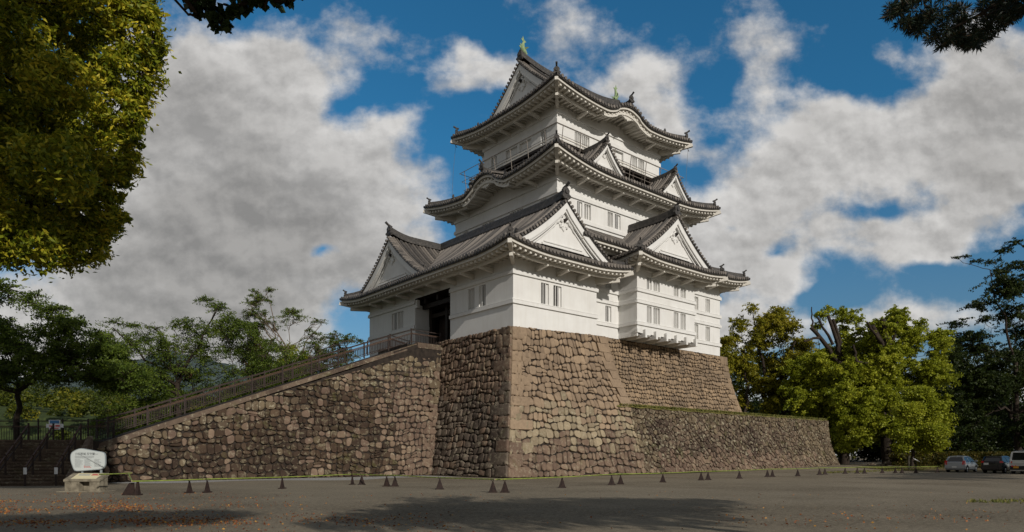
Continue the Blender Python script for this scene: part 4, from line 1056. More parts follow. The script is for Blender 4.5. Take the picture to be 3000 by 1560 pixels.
# turf fringe: real blades leaning over the lip
def scatter_quads(name,pts,size,tones,mat_,parent=None,long=1.0,up=.0,kind=None,tilt=None,dirs=None,wid=.5):
    "many small leaf-shaped faces, one mesh"
    n=len(pts)
    if dirs is None:
        d=NR.normal(size=(n,3)); d[:,2]=d[:,2]*.8+up
    else: d=dirs.copy()
    d/=np.linalg.norm(d,axis=1)[:,None]+1e-9
    e=NR.normal(size=(n,3)); e-=d*(e*d).sum(1)[:,None]; e/=np.linalg.norm(e,axis=1)[:,None]+1e-9
    sz=(size*NR.uniform(.65,1.35,n))[:,None] if np.isscalar(size) else (size*NR.uniform(.65,1.35,n))[:,None]
    a=pts-d*sz*.5*long; c=pts+d*sz*.5*long; nb=np.cross(d,e)
    b=pts+e*sz*.5*wid+nb*sz*.10; f=pts-e*sz*.5*wid+nb*sz*.10
    v=np.stack([a,b,c,f],1).reshape(-1,3).astype(np.float32)
    me=bpy.data.meshes.new(name); me.vertices.add(4*n); me.vertices.foreach_set('co',v.ravel())
    me.loops.add(4*n); me.loops.foreach_set('vertex_index',np.arange(4*n,dtype=np.int32)); me.polygons.add(n)
    me.polygons.foreach_set('loop_start',np.arange(0,4*n,4,dtype=np.int32)); me.polygons.foreach_set('loop_total',np.full(n,4,dtype=np.int32))
    at=me.attributes.new('tone','FLOAT','POINT'); at.data.foreach_set('value',np.repeat(np.clip(tones,0,1),4).astype(np.float32))
    me.update(calc_edges=True)
    o=link(name,me,mat_,parent)
    if kind: o['kind']=kind
    return o
n_=15000; px=NR.uniform(44.5,82.3,n_); pts=np.stack([px,NR.uniform(38.1,39.3,n_),5.9+NR.uniform(0,.10,n_)],1)
dr=NR.normal(size=(n_,3))*.35; dr[:,2]+=1; scatter_quads('turf_blades',pts,.20,NR.uniform(0,1,n_),M['blade'],tw,1.0,dirs=dr,wid=.3,kind='stuff')
# --- ramp
rp=empty('stone_ramp',(19,48,0),'long stone ramp wall climbing from the left up to the turret doorway','ramp')
HR=10.9
X0r,X1r=6.6,31.35
def ry(z): return 46.15+2.35*batter(min(1,z/HR))
def rl_(z): return V((X0r,ry(z),z))
def rr_(z): return V((C0[0]+lean(z)+.02,ry(z),z))
Wr=X1r-X0r
def topz(x): return 2.57+(x-8.2)*(8.3/22.4)-.12
sl=8.3/22.4; nn=math.hypot(sl,1)
def ramp_m(p,r_):  # top light and darkened foot put into the stones, with stains and lichen
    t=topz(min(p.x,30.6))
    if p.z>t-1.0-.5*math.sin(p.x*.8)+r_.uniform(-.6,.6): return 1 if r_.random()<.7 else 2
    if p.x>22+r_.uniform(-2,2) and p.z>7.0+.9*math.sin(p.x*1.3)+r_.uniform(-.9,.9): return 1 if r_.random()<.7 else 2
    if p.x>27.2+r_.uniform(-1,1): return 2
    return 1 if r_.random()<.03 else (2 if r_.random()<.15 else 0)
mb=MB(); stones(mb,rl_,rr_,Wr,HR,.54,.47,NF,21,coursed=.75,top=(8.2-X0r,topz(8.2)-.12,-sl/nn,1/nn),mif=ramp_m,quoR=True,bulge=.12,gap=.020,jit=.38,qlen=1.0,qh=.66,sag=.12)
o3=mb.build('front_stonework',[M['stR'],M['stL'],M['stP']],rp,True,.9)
mb=MB()
k=24
mb.grid([[V((lerp(X0r,X1r+.4*0,i/k),ry(0)+.05,0)),V((lerp(X0r,X1r,i/k),ry(topz(lerp(X0r,X1r,i/k))*.5)+.05,max(.3,min(HR,topz(lerp(X0r,X1r,i/k))))*.5)),V((lerp(X0r,X1r,i/k),ry(topz(lerp(X0r,X1r,i/k)))+.05,max(1.6,min(HR-.1,topz(lerp(X0r,X1r,i/k))-.05))))] for i in range(k+1)])
for (a,b) in ((X0r,30.5),(30.5,33.4)):
    za,zb_=min(10.85,topz(a)+.05),min(10.85,topz(b)+.05)
    mb.hexa([(a,48.3,0),(b,48.3,0),(b,52.4,0),(a,52.4,0),(a,48.3,za),(b,48.3,zb_),(b,52.4,zb_),(a,52.4,za)])
mb.hexa([(29.5,48.5,0),(33.4,48.5,0),(33.4,53.5,0),(29.5,53.5,0),(29.9,48.6,10.84),(33.4,48.6,10.84),(33.4,53.4,10.84),(29.9,53.4,10.84)])
mb.build('rubble_core',M['stBack'],rp)
mb=MB(); rr=random.Random(3); x=7.4
while x<30.6:
    ln=rr.uniform(1.0,1.9); x1=min(30.7,x+ln); za,zb_=topz(x)+.02,topz(x1)+.02
    ya=ry(min(HR,za)); mb.tone=rr.random(); e=.015; o_=rr.uniform(-.03,.03)
    mb.hexa([(x+e,ya-.16+o_,za-.22),(x1-e,ya-.16+o_,zb_-.22),(x1-e,ya+.5,zb_-.22),(x+e,ya+.5,za-.22),(x+e,ya-.14+o_,za+.1),(x1-e,ya-.14+o_,zb_+.1),(x1-e,ya+.5,zb_+.1),(x+e,ya+.5,za+.1)]); x=x1
x=29.0
for x in (30.7,31.6,32.5): mb.tone=rr.random(); mb.box(x+.01,x+.89,48.25,48.9,10.55,10.98)
mb.build('coping_stones',M['coping'],rp)
def railing(name,label,cat,path,h=1.15,sp=2.5,bal=.16,base=None,group=None):
    path=[V(p) for p in path]; t=empty(name,path[0],label,cat,group)
    rb,bb,hb=MB(),MB(),MB()
    for a,b in zip(path[:-1],path[1:]):
        u=V((0,0,1)); rb.beam(a+u*h*.93,b+u*h*.93,.05,.06); hb.beam(a+u*h*.70,b+u*h*.70,.055,.055); rb.beam(a+u*.14,b+u*.14,.05,.05); rb.beam(a+u*h*.64,b+u*h*.64,.04,.04)
        L=(b-a).length; k=max(1,round(L/bal))
        for i in range(k):
            p=a.lerp(b,(i+.5)/k); bb.beam(p+u*.14,p+u*h*.64,.028,.028,(1,0,0))
        k=max(1,round(L/sp))
        for i in range(k+1):
            if i==k and b is not path[-1]: continue
            p=a.lerp(b,i/k); pm=MB(); pm.box(p.x-.045,p.x+.045,p.y-.045,p.y+.045,p.z-.05,p.z+h); pm.box(p.x-.055,p.x+.055,p.y-.055,p.y+.055,p.z+h,p.z+h+.03); pm.build('rail_post',M['post'],t)
    rb.build('rail',M['post'],t); hb.build('handrail',M['wood'],t); bb.build('balusters',M['post'],t)
    return t
railing('ramp_railing','dark railing with brown handrail along the near coping of the stone ramp','railing',[(8.2,48.0,2.75),(30.4,48.75,10.95),(33.2,48.6,10.9)],1.2,2.45)
railing('ramp_railing','dark railing with brown handrail on the far side of the ramp, against the trees','railing',[(8.2,51.6,2.75),(30.4,52.2,10.95),(33.2,53.6,10.9)],1.2,2.45)
# --- lower landing and steps at the far left
def steps():
    t=empty('stone_stairs',cw(-27,38),'dark stone stairs with brown handrails at the far left, behind the information sign','stairs')
    T=cw(-25.0,40.2); B=cw(-23.7,36.2); lf=(cw(-.96,-.28)-cw(0,0)).normalized(); wd=9.5; n_=14; st=MB()
    for i in range(n_):
        f0=i/n_; a=B.lerp(T,f0); b=B.lerp(T,(i+1)/n_+.02); z0=0 if i==0 else 2.45*(i)/n_-.02; z1=2.45*(i+1)/n_
        a2,b2=a+lf*wd,b+lf*wd; zl=-.05
        st.hexa([XY(a,zl),XY(b,zl),XY(b2,zl),XY(a2,zl),XY(a,z1),XY(b,z1),XY(b2,z1),XY(a2,z1)])
    st.build('steps',M['coping'],t)
    tr=MB(); rr=random.Random(9)
    for i in range(n_):
        a=B.lerp(T,i/n_-.012); b=B.lerp(T,(i+1)/n_-.012); z1=2.45*(i+1)/n_; o=0.0
        while o<wd:
            l_=min(wd-o,rr.uniform(.9,1.6)); p,q=a+lf*o,b+lf*o; p2,q2=a+lf*(o+l_-.015),b+lf*(o+l_-.015); tr.tone=rr.random()
            tr.hexa([XY(p,z1-.05),XY(q,z1-.05),XY(q2,z1-.05),XY(p2,z1-.05),XY(p,z1+.035),XY(q,z1+.035),XY(q2,z1+.035),XY(p2,z1+.035)]); o+=l_
    tr.build('treads',M['coping'],t)
    fl=MB(); r0=cw(.34,0)-cw(0,0)
    # right flank wall
    fl.hexa([XY(B+r0*0,-.05),XY(T,-.05),XY(T+r0,-.05),XY(B+r0,-.05),XY(B,.45),XY(T,2.75),XY(T+r0,2.75),XY(B+r0,.45)])
    fl.build('flank_wall',M['coping'],t)
    ld=MB(); q=[cw(-24.4,40.2),cw(-22.8,44.5),cw(-26,52),cw(-40,52),cw(-40,36.5)]; 
    q=[T+r0,V((8.4,46.9,0)),V((8.4,52.4,0)),V((4,56,0)),T+lf*16+V((-2,6,0)),T+lf*16,T]
    i=[ld.vert(XY(p,2.45)) for p in q]; j=[ld.vert(XY(p,-.05)) for p in q]; ld.face(i)
    for k in range(len(i)): ld.face((i[k],i[(k+1)%len(i)],j[(k+1)%len(i)],j[k]))
    ld.build('landing',M['stBack'],t)
    for off in (.35,1.75,3.0,6.2):
        a=B.lerp(T,-.06)+lf*off; b=T+lf*off; hb=MB(); rb=MB()
        hb.beam(XY(a,.95),XY(b,3.35),.07,.08); rb.beam(XY(a,.62),XY(b,3.02),.045,.045)
        for f in (0,.25,.5,.75,1):
            p=a.lerp(b,f); z=2.45*f; rb.box(p.x-.05,p.x+.05,p.y-.05,p.y+.05,z-.1,z+1.02)
        ro=rb.build('stair_rail',M['post'],t); hb.build('handrail',M['wood'],ro)
        wm=MB(); p=a; wm.box(p.x-.07,p.x+.07,p.y-.07,p.y+.07,.62,.97); wm.build('white_post_cap',M['white'],ro)
    return T,B,lf
T_,B_,lf_=steps()
railing('landing_railing','dark slatted railing across the back of the lower landing above the stairs','railing',[XY(cw(-25.2,43.2),2.45),XY(cw(-28.7,43.6),2.45),XY(cw(-33.5,43.8),2.45)],1.45,1.6,.17)
def notice():
    t=empty('notice_banner',XY(cw(-28.5,42.2),2.9),'small blue, white and red notice fixed on the railing above the stairs','notice',rz=0)
    rt=cw(1,0)-cw(0,0); fw=cw(0,1)-cw(0,0); c=cw(-28.95,43.2)
    def q(a,b,z0,z1,o,nm,mt):
        m_=MB(); p=[c+rt*a+fw*o,c+rt*b+fw*o,c+rt*b+fw*(o+.02),c+rt*a+fw*(o+.02)]
        m_.hexa([XY(x,z0) for x in p]+[XY(x,z1) for x in p]); m_.build(nm,mt,t)
    q(-.36,.36,3.25,3.85,0,'white_board',M['white']); q(-.30,.30,3.62,3.82,-.004,'blue_panel',M['blue']); q(-.33,.0,3.42,3.50,-.004,'red_text_line',M['red']); q(.05,.33,3.42,3.52,-.004,'red_text_line',M['red']); q(-.30,.25,3.29,3.35,-.004,'red_text_line',M['red'])
    q(-.55,.55,3.36,3.60,.022,'white_crossboard',M['white'])
notice()
# =============================================================== GROUND
def ground():
    def h(x,y):
        r=x*sA-y*cA
        z=gz(x)*min(1,max(0,(y-29)/6)) if x>52 else 0
        return z
    mb=MB(); xs=[-900,-300,-120,-60,-30,-15,0,10,20,30,40,46,52,56,60,64,68,72,76,80,84,90,100,120,160,300,900,2500]; ys=[-900,-200,-60,-20,0,8,16,22,26,29,31,33,35,38,42,50,60,80,120,200,500,2500]
    mb.grid([[V((x,y,h(x,y)-(6 if (x<-60 or y>75 and x<60) else 0))) for y in ys] for x in xs])
    tag(mb.build('ground',M['ground'],None,True),kind='structure')
    # pale gravel strip along the foot of the walls, 6 mm proud
    g=MB(); rr=random.Random(2)
    def strip(pts_in,pts_out,z=.006):
        g.grid([[V((a[0],a[1],z+h(*a[:2]))),V((b[0],b[1],z+h(*b[:2])))] for a,b in zip(pts_in,pts_out)])
    A=[(8+i*1.15,46.25) for i in range(20)]; Bq=[(8+i*1.15,44.6-1.2*math.sin(i*.7)-(.3*i if i<10 else 3)) for i in range(20)]
    strip(A,Bq)
    tag(g.build('gravel_strip',M['gravel'],None),kind='structure')
    s=MB(); k=30
    s.grid([[V((78+ i*2.2,27.5+.5*math.sin(i),.012+h(78+i*2.2,28))),V((78+i*2.2,33,.03+h(78+i*2.2,33))),V((78+i*2.2,95,.03+h(78+i*2.2,90)))] for i in range(k)])
    s.grid([[V((74.5,y,.010)),V((95,y,.06)),V((150,y,.1))] for y in (4,8,12,16,20,24,27.4)])
    tag(s.build('wooded_soil',M['soil'],None,True),kind='structure')
ground()
# fallen leaves: dense drift at lower left, thinning to the right
def litter():
    P=[];T=[]
    def add(n,fr,fd,z=.012):
        for _ in range(n):
            d=fd(); r=fr(d); p=cw(r,d,z+NR.uniform(0,.015)); P.append(p[:])
    px=lambda a,b: (lambda d:(NR.uniform(a,b)-1500)/2000*d)
    add(2600,px(-300,900),lambda:NR.uniform(13.5,29)); add(1500,px(100,1350),lambda:NR.normal(16.6,1.0)); add(2600,px(-300,420),lambda:NR.normal(22,1.6)); add(1800,px(-200,1100),lambda:NR.normal(16.2,.5))
    add(1400,px(-200,700),lambda:NR.normal(19.5,2)); add(600,px(900,3100),lambda:NR.uniform(13,30)); add(450,px(2100,3100),lambda:NR.normal(17,1.5))
    P=np.array(P); keep_=(np.sin(P[:,0]*1.7)+np.sin(P[:,1]*1.3+P[:,0]*.6)+NR.normal(size=len(P))*1.1)>.1; P=P[keep_]; n=len(P); d=NR.normal(size=(n,3)); d[:,2]*=.15
    tag(scatter_quads('fallen_leaves',P,.055,NR.uniform(0,1,n)**1.3,M['fallen'],None,dirs=d,wid=.7,kind='stuff'))
litter()
# grass tufts / moss at the edge of the car park and around the barrier's end
def tufts():
    P=[]
    for c in [(60+i*1.1,27.6+.4*math.sin(i)) for i in range(20)]+[(78+NR.uniform(0,22),28+NR.uniform(0,6)) for _ in range(60)]:
        for _ in range(60): P.append((c[0]+NR.normal()*.6,c[1]+NR.normal()*.35,.05+NR.uniform(0,.12)+gz(c[0])*(.0 if c[1]<29 else .3)))
    for _ in range(200):
        d=NR.normal(23.5,.35); p=cw((NR.uniform(2830,3100)-1500)/2000*d,d); P.append((p.x,p.y,.02+NR.uniform(0,.03)))
    P=np.array(P); n=len(P); d=NR.normal(size=(n,3))*.5; d[:,2]+=.8
    scatter_quads('grass_tufts',P,.16,NR.uniform(0,1,n),M['blade'],None,dirs=d,wid=.25,kind='stuff')
tufts()
# =============================================================== BARRIER OF IRON STANDS AND BAMBOO
ords=['first','second','third','fourth','fifth','sixth','seventh','eighth','ninth','tenth','eleventh','twelfth','thirteenth','fourteenth','fifteenth','sixteenth','seventeenth','eighteenth','nineteenth','twentieth','twenty-first','twenty-second','twenty-third','twenty-fourth','twenty-fifth','twenty-sixth','twenty-seventh','twenty-eighth','twenty-ninth','thirtieth','thirty-first','thirty-second']
ST=[(8.35,31.07),(9.01,30.86),(12.82,32.17),(17.53,34.16),(17.92,33.82),(17.84,30.98),(18.16,30.71),(18.22,26.72),(18.37,22.91),(18.77,22.58),(23.69,24.08),(28.03,24.68),(29.1,24.97),(33.04,25.09),(37.63,25.56),(38.5,25.62),(42.4,25.73),(47.36,26.42),(47.86,26.3),(50.94,25.91),(55.61,26.43),(56.96,26.61),(60.4,26.46),(62.2,26.2),(62.96,25.9),(65.28,25.31),(66.31,24.6),(66.77,24.21),(67.86,23.45),(71.83,22.97)]
PH=.54
def stand_proto():
    t=empty('barrier_stand',(0,0,0),'x','barrier stand')
    b=MB(); b.box(-.20,.20,-.11,.11,0,.05); b.build('base_plate',M['iron'],t)
    a=MB()  # tapering body: two crossed steel webs and a boxed core
    a.hexa([(-.165,-.035,.05),(.165,-.035,.05),(.165,.035,.05),(-.165,.035,.05),(-.02,-.02,PH-.04),(.02,-.02,PH-.04),(.02,.02,PH-.04),(-.02,.02,PH-.04)])
    a.hexa([(-.035,-.055,.05),(.035,-.055,.05),(.035,.055,.05),(-.035,.055,.05),(-.02,-.03,PH-.05),(.02,-.03,PH-.05),(.02,.03,PH-.05),(-.02,.03,PH-.05)])
    a.hexa([(-.12,-.045,.05),(.12,-.045,.05),(.12,.045,.05),(-.12,.045,.05),(-.02,-.02,.40),(.02,-.02,.40),(.02,.02,.40),(-.02,.02,.40)])
    a.build('wedge_body',M['iron'],t)
    f=MB(); f.tube([(-.02+.055*math.cos(q),0,PH+.02+.055*math.sin(q)) for q in [PI*(.95+1.1*i/7) for i in range(8)]],.012,5); f.box(-.09,-.07,-.012,.012,PH+.0,PH+.09); f.build('pole_hook',M['iron'],t)
    return t
def copy_tree(o,parent=None):
    c=o.copy(); C.objects.link(c); c.parent=parent
    for ch in list(o.children): copy_tree(ch,c)
    return c
sp0=stand_proto()
for i,(x,y) in enumerate(ST):
    o=sp0 if i==0 else copy_tree(sp0)
    o.location=(x,y,0)
    a=math.atan2(-x,y) # roughly face the path
    o.rotation_euler=(0,0,HEAD-PI/2+(1.38 if i<4 else R.uniform(-.25,.25)))
    o['label']='dark rusty iron wedge stand carrying the bamboo pole, %s from the left of the barrier'%ords[i+1]; o['category']='barrier stand'; o['group']='iron stands of the bamboo barrier'
def corner_stand():
    t=empty('corner_stand',(6.1,30.75,0),'larger iron trestle stand at the left corner of the bamboo barrier, beside the information sign','barrier stand','iron stands of the bamboo barrier',rz=HEAD-PI/2)
    WORLDSPACE[0]=False
    a=MB(); a.hexa([(-.40,-.04,0),(.12,-.04,0),(.12,.04,0),(-.40,.04,0),(-.10,-.03,.50),(.08,-.03,.50),(.08,.03,.50),(-.10,.03,.50)]); a.build('trestle_plate',M['iron'],t)
    b=MB(); b.box(.10,.36,-.16,.16,0,.06); b.hexa([(.16,-.12,.06),(.30,-.12,.06),(.30,.12,.06),(.16,.12,.06),(.20,-.03,.54),(.27,-.03,.54),(.27,.03,.54),(.20,.03,.54)]); b.build('wedge_body',M['iron'],t)
    WORLDSPACE[0]=True
corner_stand()
def bamboo(i,a,b,z0=PH+.035,z1=PH+.035,lab=None):
    a=V((a[0],a[1],z0)); b=V((b[0],b[1],z1)); mb=MB(); L=(b-a).length; k=max(2,int(L/.38)); pth=[];rd=[]
    sg=V((0,0,1))
    for j in range(k+1):
        f=j/k; p=a.lerp(b,f)+sg*(-.03*math.sin(PI*f)*min(1,L/8)); r=.030*(1-.25*f)
        for e,rr_ in ((-.012,r),(0,r*1.18),(.012,r)):
            ff=min(1,max(0,f+e/L*1.0)); 
            if (f==0 and e<0) or (f==1 and e>0): continue
            pth.append(a.lerp(b,ff)+sg*(-.03*math.sin(PI*ff)*min(1,L/8))); rd.append(rr_)
    mb.tube(pth,rd,7); o=mb.build('bamboo_pole',M['bamboo'],None,True,.9)
    c=MB(); d=(b-a).normalized(); c.tube([a-d*.012,a-d*.001],.033,8); c.build('cut_end',M['cut'],o)
    tag(o,lab,'bamboo pole','green bamboo poles of the barrier')
BP=[((6.05,30.5),(9.2,31.0)),((8.9,30.95),(17.55,34.25)),((17.6,34.2),(18.05,30.6)),((18.1,30.9),(18.52,22.55)),((18.35,22.75),(28.6,24.85)),((28.2,24.8),(38.2,25.65)),((37.8,25.7),(47.7,26.4)),((47.3,26.5),(56.4,26.6)),((55.9,26.65),(62.8,26.0)),((62.3,26.15),(67.2,24.0)),((66.9,24.2),(72.2,22.9))]
for i,(a,b) in enumerate(BP): bamboo(i,a,b,PH+.03+.012*(i%2),PH+.045-.012*(i%2),'long green bamboo pole resting on the iron stands, %s from the left along the barrier'%ords[i])
bamboo(20,(5.35,33.3),(6.9,34.9),.80,.80,'short green bamboo pole set back behind the information sign, near the ramp wall')
bamboo(21,(6.75,34.7),(6.15,31.0),.78,.58,'short green bamboo pole running from the corner stand back towards the wall')
# =============================================================== INFORMATION SIGN
def outline_plate(mb,pts,cx,cz,y0,y1,rd=.10):
    "flat plate with rounded corners in the xz plane"
    q=[]; n=len(pts)
    for i in range(n):
        p=V(pts[i]); a=V(pts[i-1]); b=V(pts[(i+1)%n])
        da=(a-p).normalized()*rd; db=(b-p).normalized()*rd
        for f in (0,.25,.5,.75,1): q.append((p+da)*(1-f)**2+p*2*f*(1-f)+(p+db)*f*f)
    i=[mb.vert((a[0],y0,a[1])) for a in q]; j=[mb.vert((a[0],y1,a[1])) for a in q]
    mb.face(i); mb.face(j[::-1])
    for k in range(len(i)): mb.face((i[k],i[(k+1)%len(i)],j[(k+1)%len(i)],j[k]))
def info():
    c=cw(-18.9,30.6)
    t=empty('information_sign',c,'pale grey rounded information sign on posts behind a stained concrete plinth','information sign',rz=HEAD-PI/2-.02)
    WORLDSPACE[0]=False
    zz=lambda z:.88+(z-.42)*.855
    pts=[(x-.10,zz(z)) for x,z in ((-.80,1.02),(-.62,.42),(.66,.53),(.82,.70),(.80,1.42),(-.36,1.66),(-.78,1.42))]
    f=MB(); outline_plate(f,pts,0,0,-.03,.03,.16); f.build('sign_board',M['frame'],t)
    b=MB(); p2=[((x+.1)*.955-.1,(z-1.41)*.94+1.41) for x,z in pts]; outline_plate(b,p2,0,0,-.036,-.030,.14); bo=b.build('sign_face',M['board'],t)
    for x in (-.40,.45):
        m_=MB(); m_.box(x-.035,x+.035,.035,.105,0,1.3); m_.build('post',M['frame'],t)
    def text(s,x,z,size,mt,nm):
        cu=bpy.data.curves.new(nm,'FONT'); cu.body=s; cu.size=size; cu.extrude=.001; cu.align_x='LEFT'
        o=bpy.data.objects.new(nm,cu); C.objects.link(o)
        dg=bpy.context.evaluated_depsgraph_get(); dg.update()
        me=bpy.data.meshes.new_from_object(o.evaluated_get(dg)); bpy.data.objects.remove(o)
        me.transform(Matrix.Translation((x-.1,-.040,zz(z)))@Matrix.Rotation(PI/2,4,'X')); me.materials.clear()
        o=bpy.data.objects.new(nm,me); C.objects.link(o); me.materials.append(mt); o.parent=bo
    text('小田原城 天守閣',-.58,1.29,.125,M['ink'],'title_text'); text('北条氏',.27,1.30,.07,M['inkg'],'title_note')
    l=MB(); rr=random.Random(5)
    def line(x0,x1,z,h=.018):
        x=x0
        while x<x1:
            w_=rr.uniform(.015,.04); l.box(x-.1,min(x1,x+w_)-.1,-.040,-.037,zz(z),zz(z)+h); x+=w_+.008
    for i in range(4): line(-.58,.30-.12*(i==3),1.22-i*.035)
    l.build('text_block',M['inkg'],bo)
    for cx_,n_ in ((-.58,13),(-.14,11),(.30,12)):
        l=MB()
        for i in range(n_):
            line(cx_,cx_+rr.uniform(.20,.36),1.05-i*.034,.014)
        l.build('text_block',M['inkg'],bo)
    r_=MB(); r_.box(-.24,.06,-.041,-.0385,1.06,1.078); r_.box(-.24,.02,-.041,-.0385,1.10,1.115); r_.box(-.26,-.245,-.041,-.0385,1.04,1.16); r_.build('red_text_lines',M['inkr'],bo)
    # concrete plinth in front with a sloping cream caption panel
    k=MB()
    k.hexa([(-.74,-.62,0),(-.10,-.62,0),(-.10,-.02,0),(-.74,-.02,0),(-.74,-.62,.40),(-.10,-.62,.40),(-.10,-.02,.62),(-.74,-.02,.62)])
    k.hexa([(.36,-.62,0),(.80,-.62,0),(.80,-.02,0),(.36,-.02,0),(.36,-.62,.40),(.80,-.62,.40),(.80,-.02,.62),(.36,-.02,.62)])
    k.hexa([(-.10,-.30,0),(.36,-.30,0),(.36,-.02,0),(-.10,-.02,0),(-.10,-.30,.50),(.36,-.30,.50),(.36,-.02,.62),(-.10,-.02,.62)])
    k.hexa([(-.78,-.66,.40),(.84,-.66,.40),(.84,.02,.62),(-.78,.02,.62),(-.78,-.66,.47),(.84,-.66,.47),(.84,.02,.72),(-.78,.02,.72)])
    k.v=[(x,y,z*1.13) for x,y,z in k.v]; po=k.build('concrete_plinth',M['concrete'],t)
    sl=(.72-.47)/.68
    def on(x0,x1,v0,v1,dz,nm,mt):
        m_=MB(); za=(.47+sl*v0)*1.13+dz; zb_=(.47+sl*v1)*1.13+dz
        m_.hexa([(x0,-.66+v0,za-.004),(x1,-.66+v0,za-.004),(x1,-.66+v1,zb_-.004),(x0,-.66+v1,zb_-.004),(x0,-.66+v0,za),(x1,-.66+v0,za),(x1,-.66+v1,zb_),(x0,-.66+v1,zb_)]); m_.build(nm,mt,po)
    on(-.50,.62,.08,.62,.012,'caption_panel',M['cream']); on(-.38,.12,.40,.50,.017,'caption_text',M['inkg']); on(.20,.55,.40,.55,.017,'red_caption_text',M['inkr'])
    s=MB(); s.box(-.95,1.0,-.85,.25,-.02,.035); s.build('base_slab',M['concrete'],t)
    WORLDSPACE[0]=True
info()
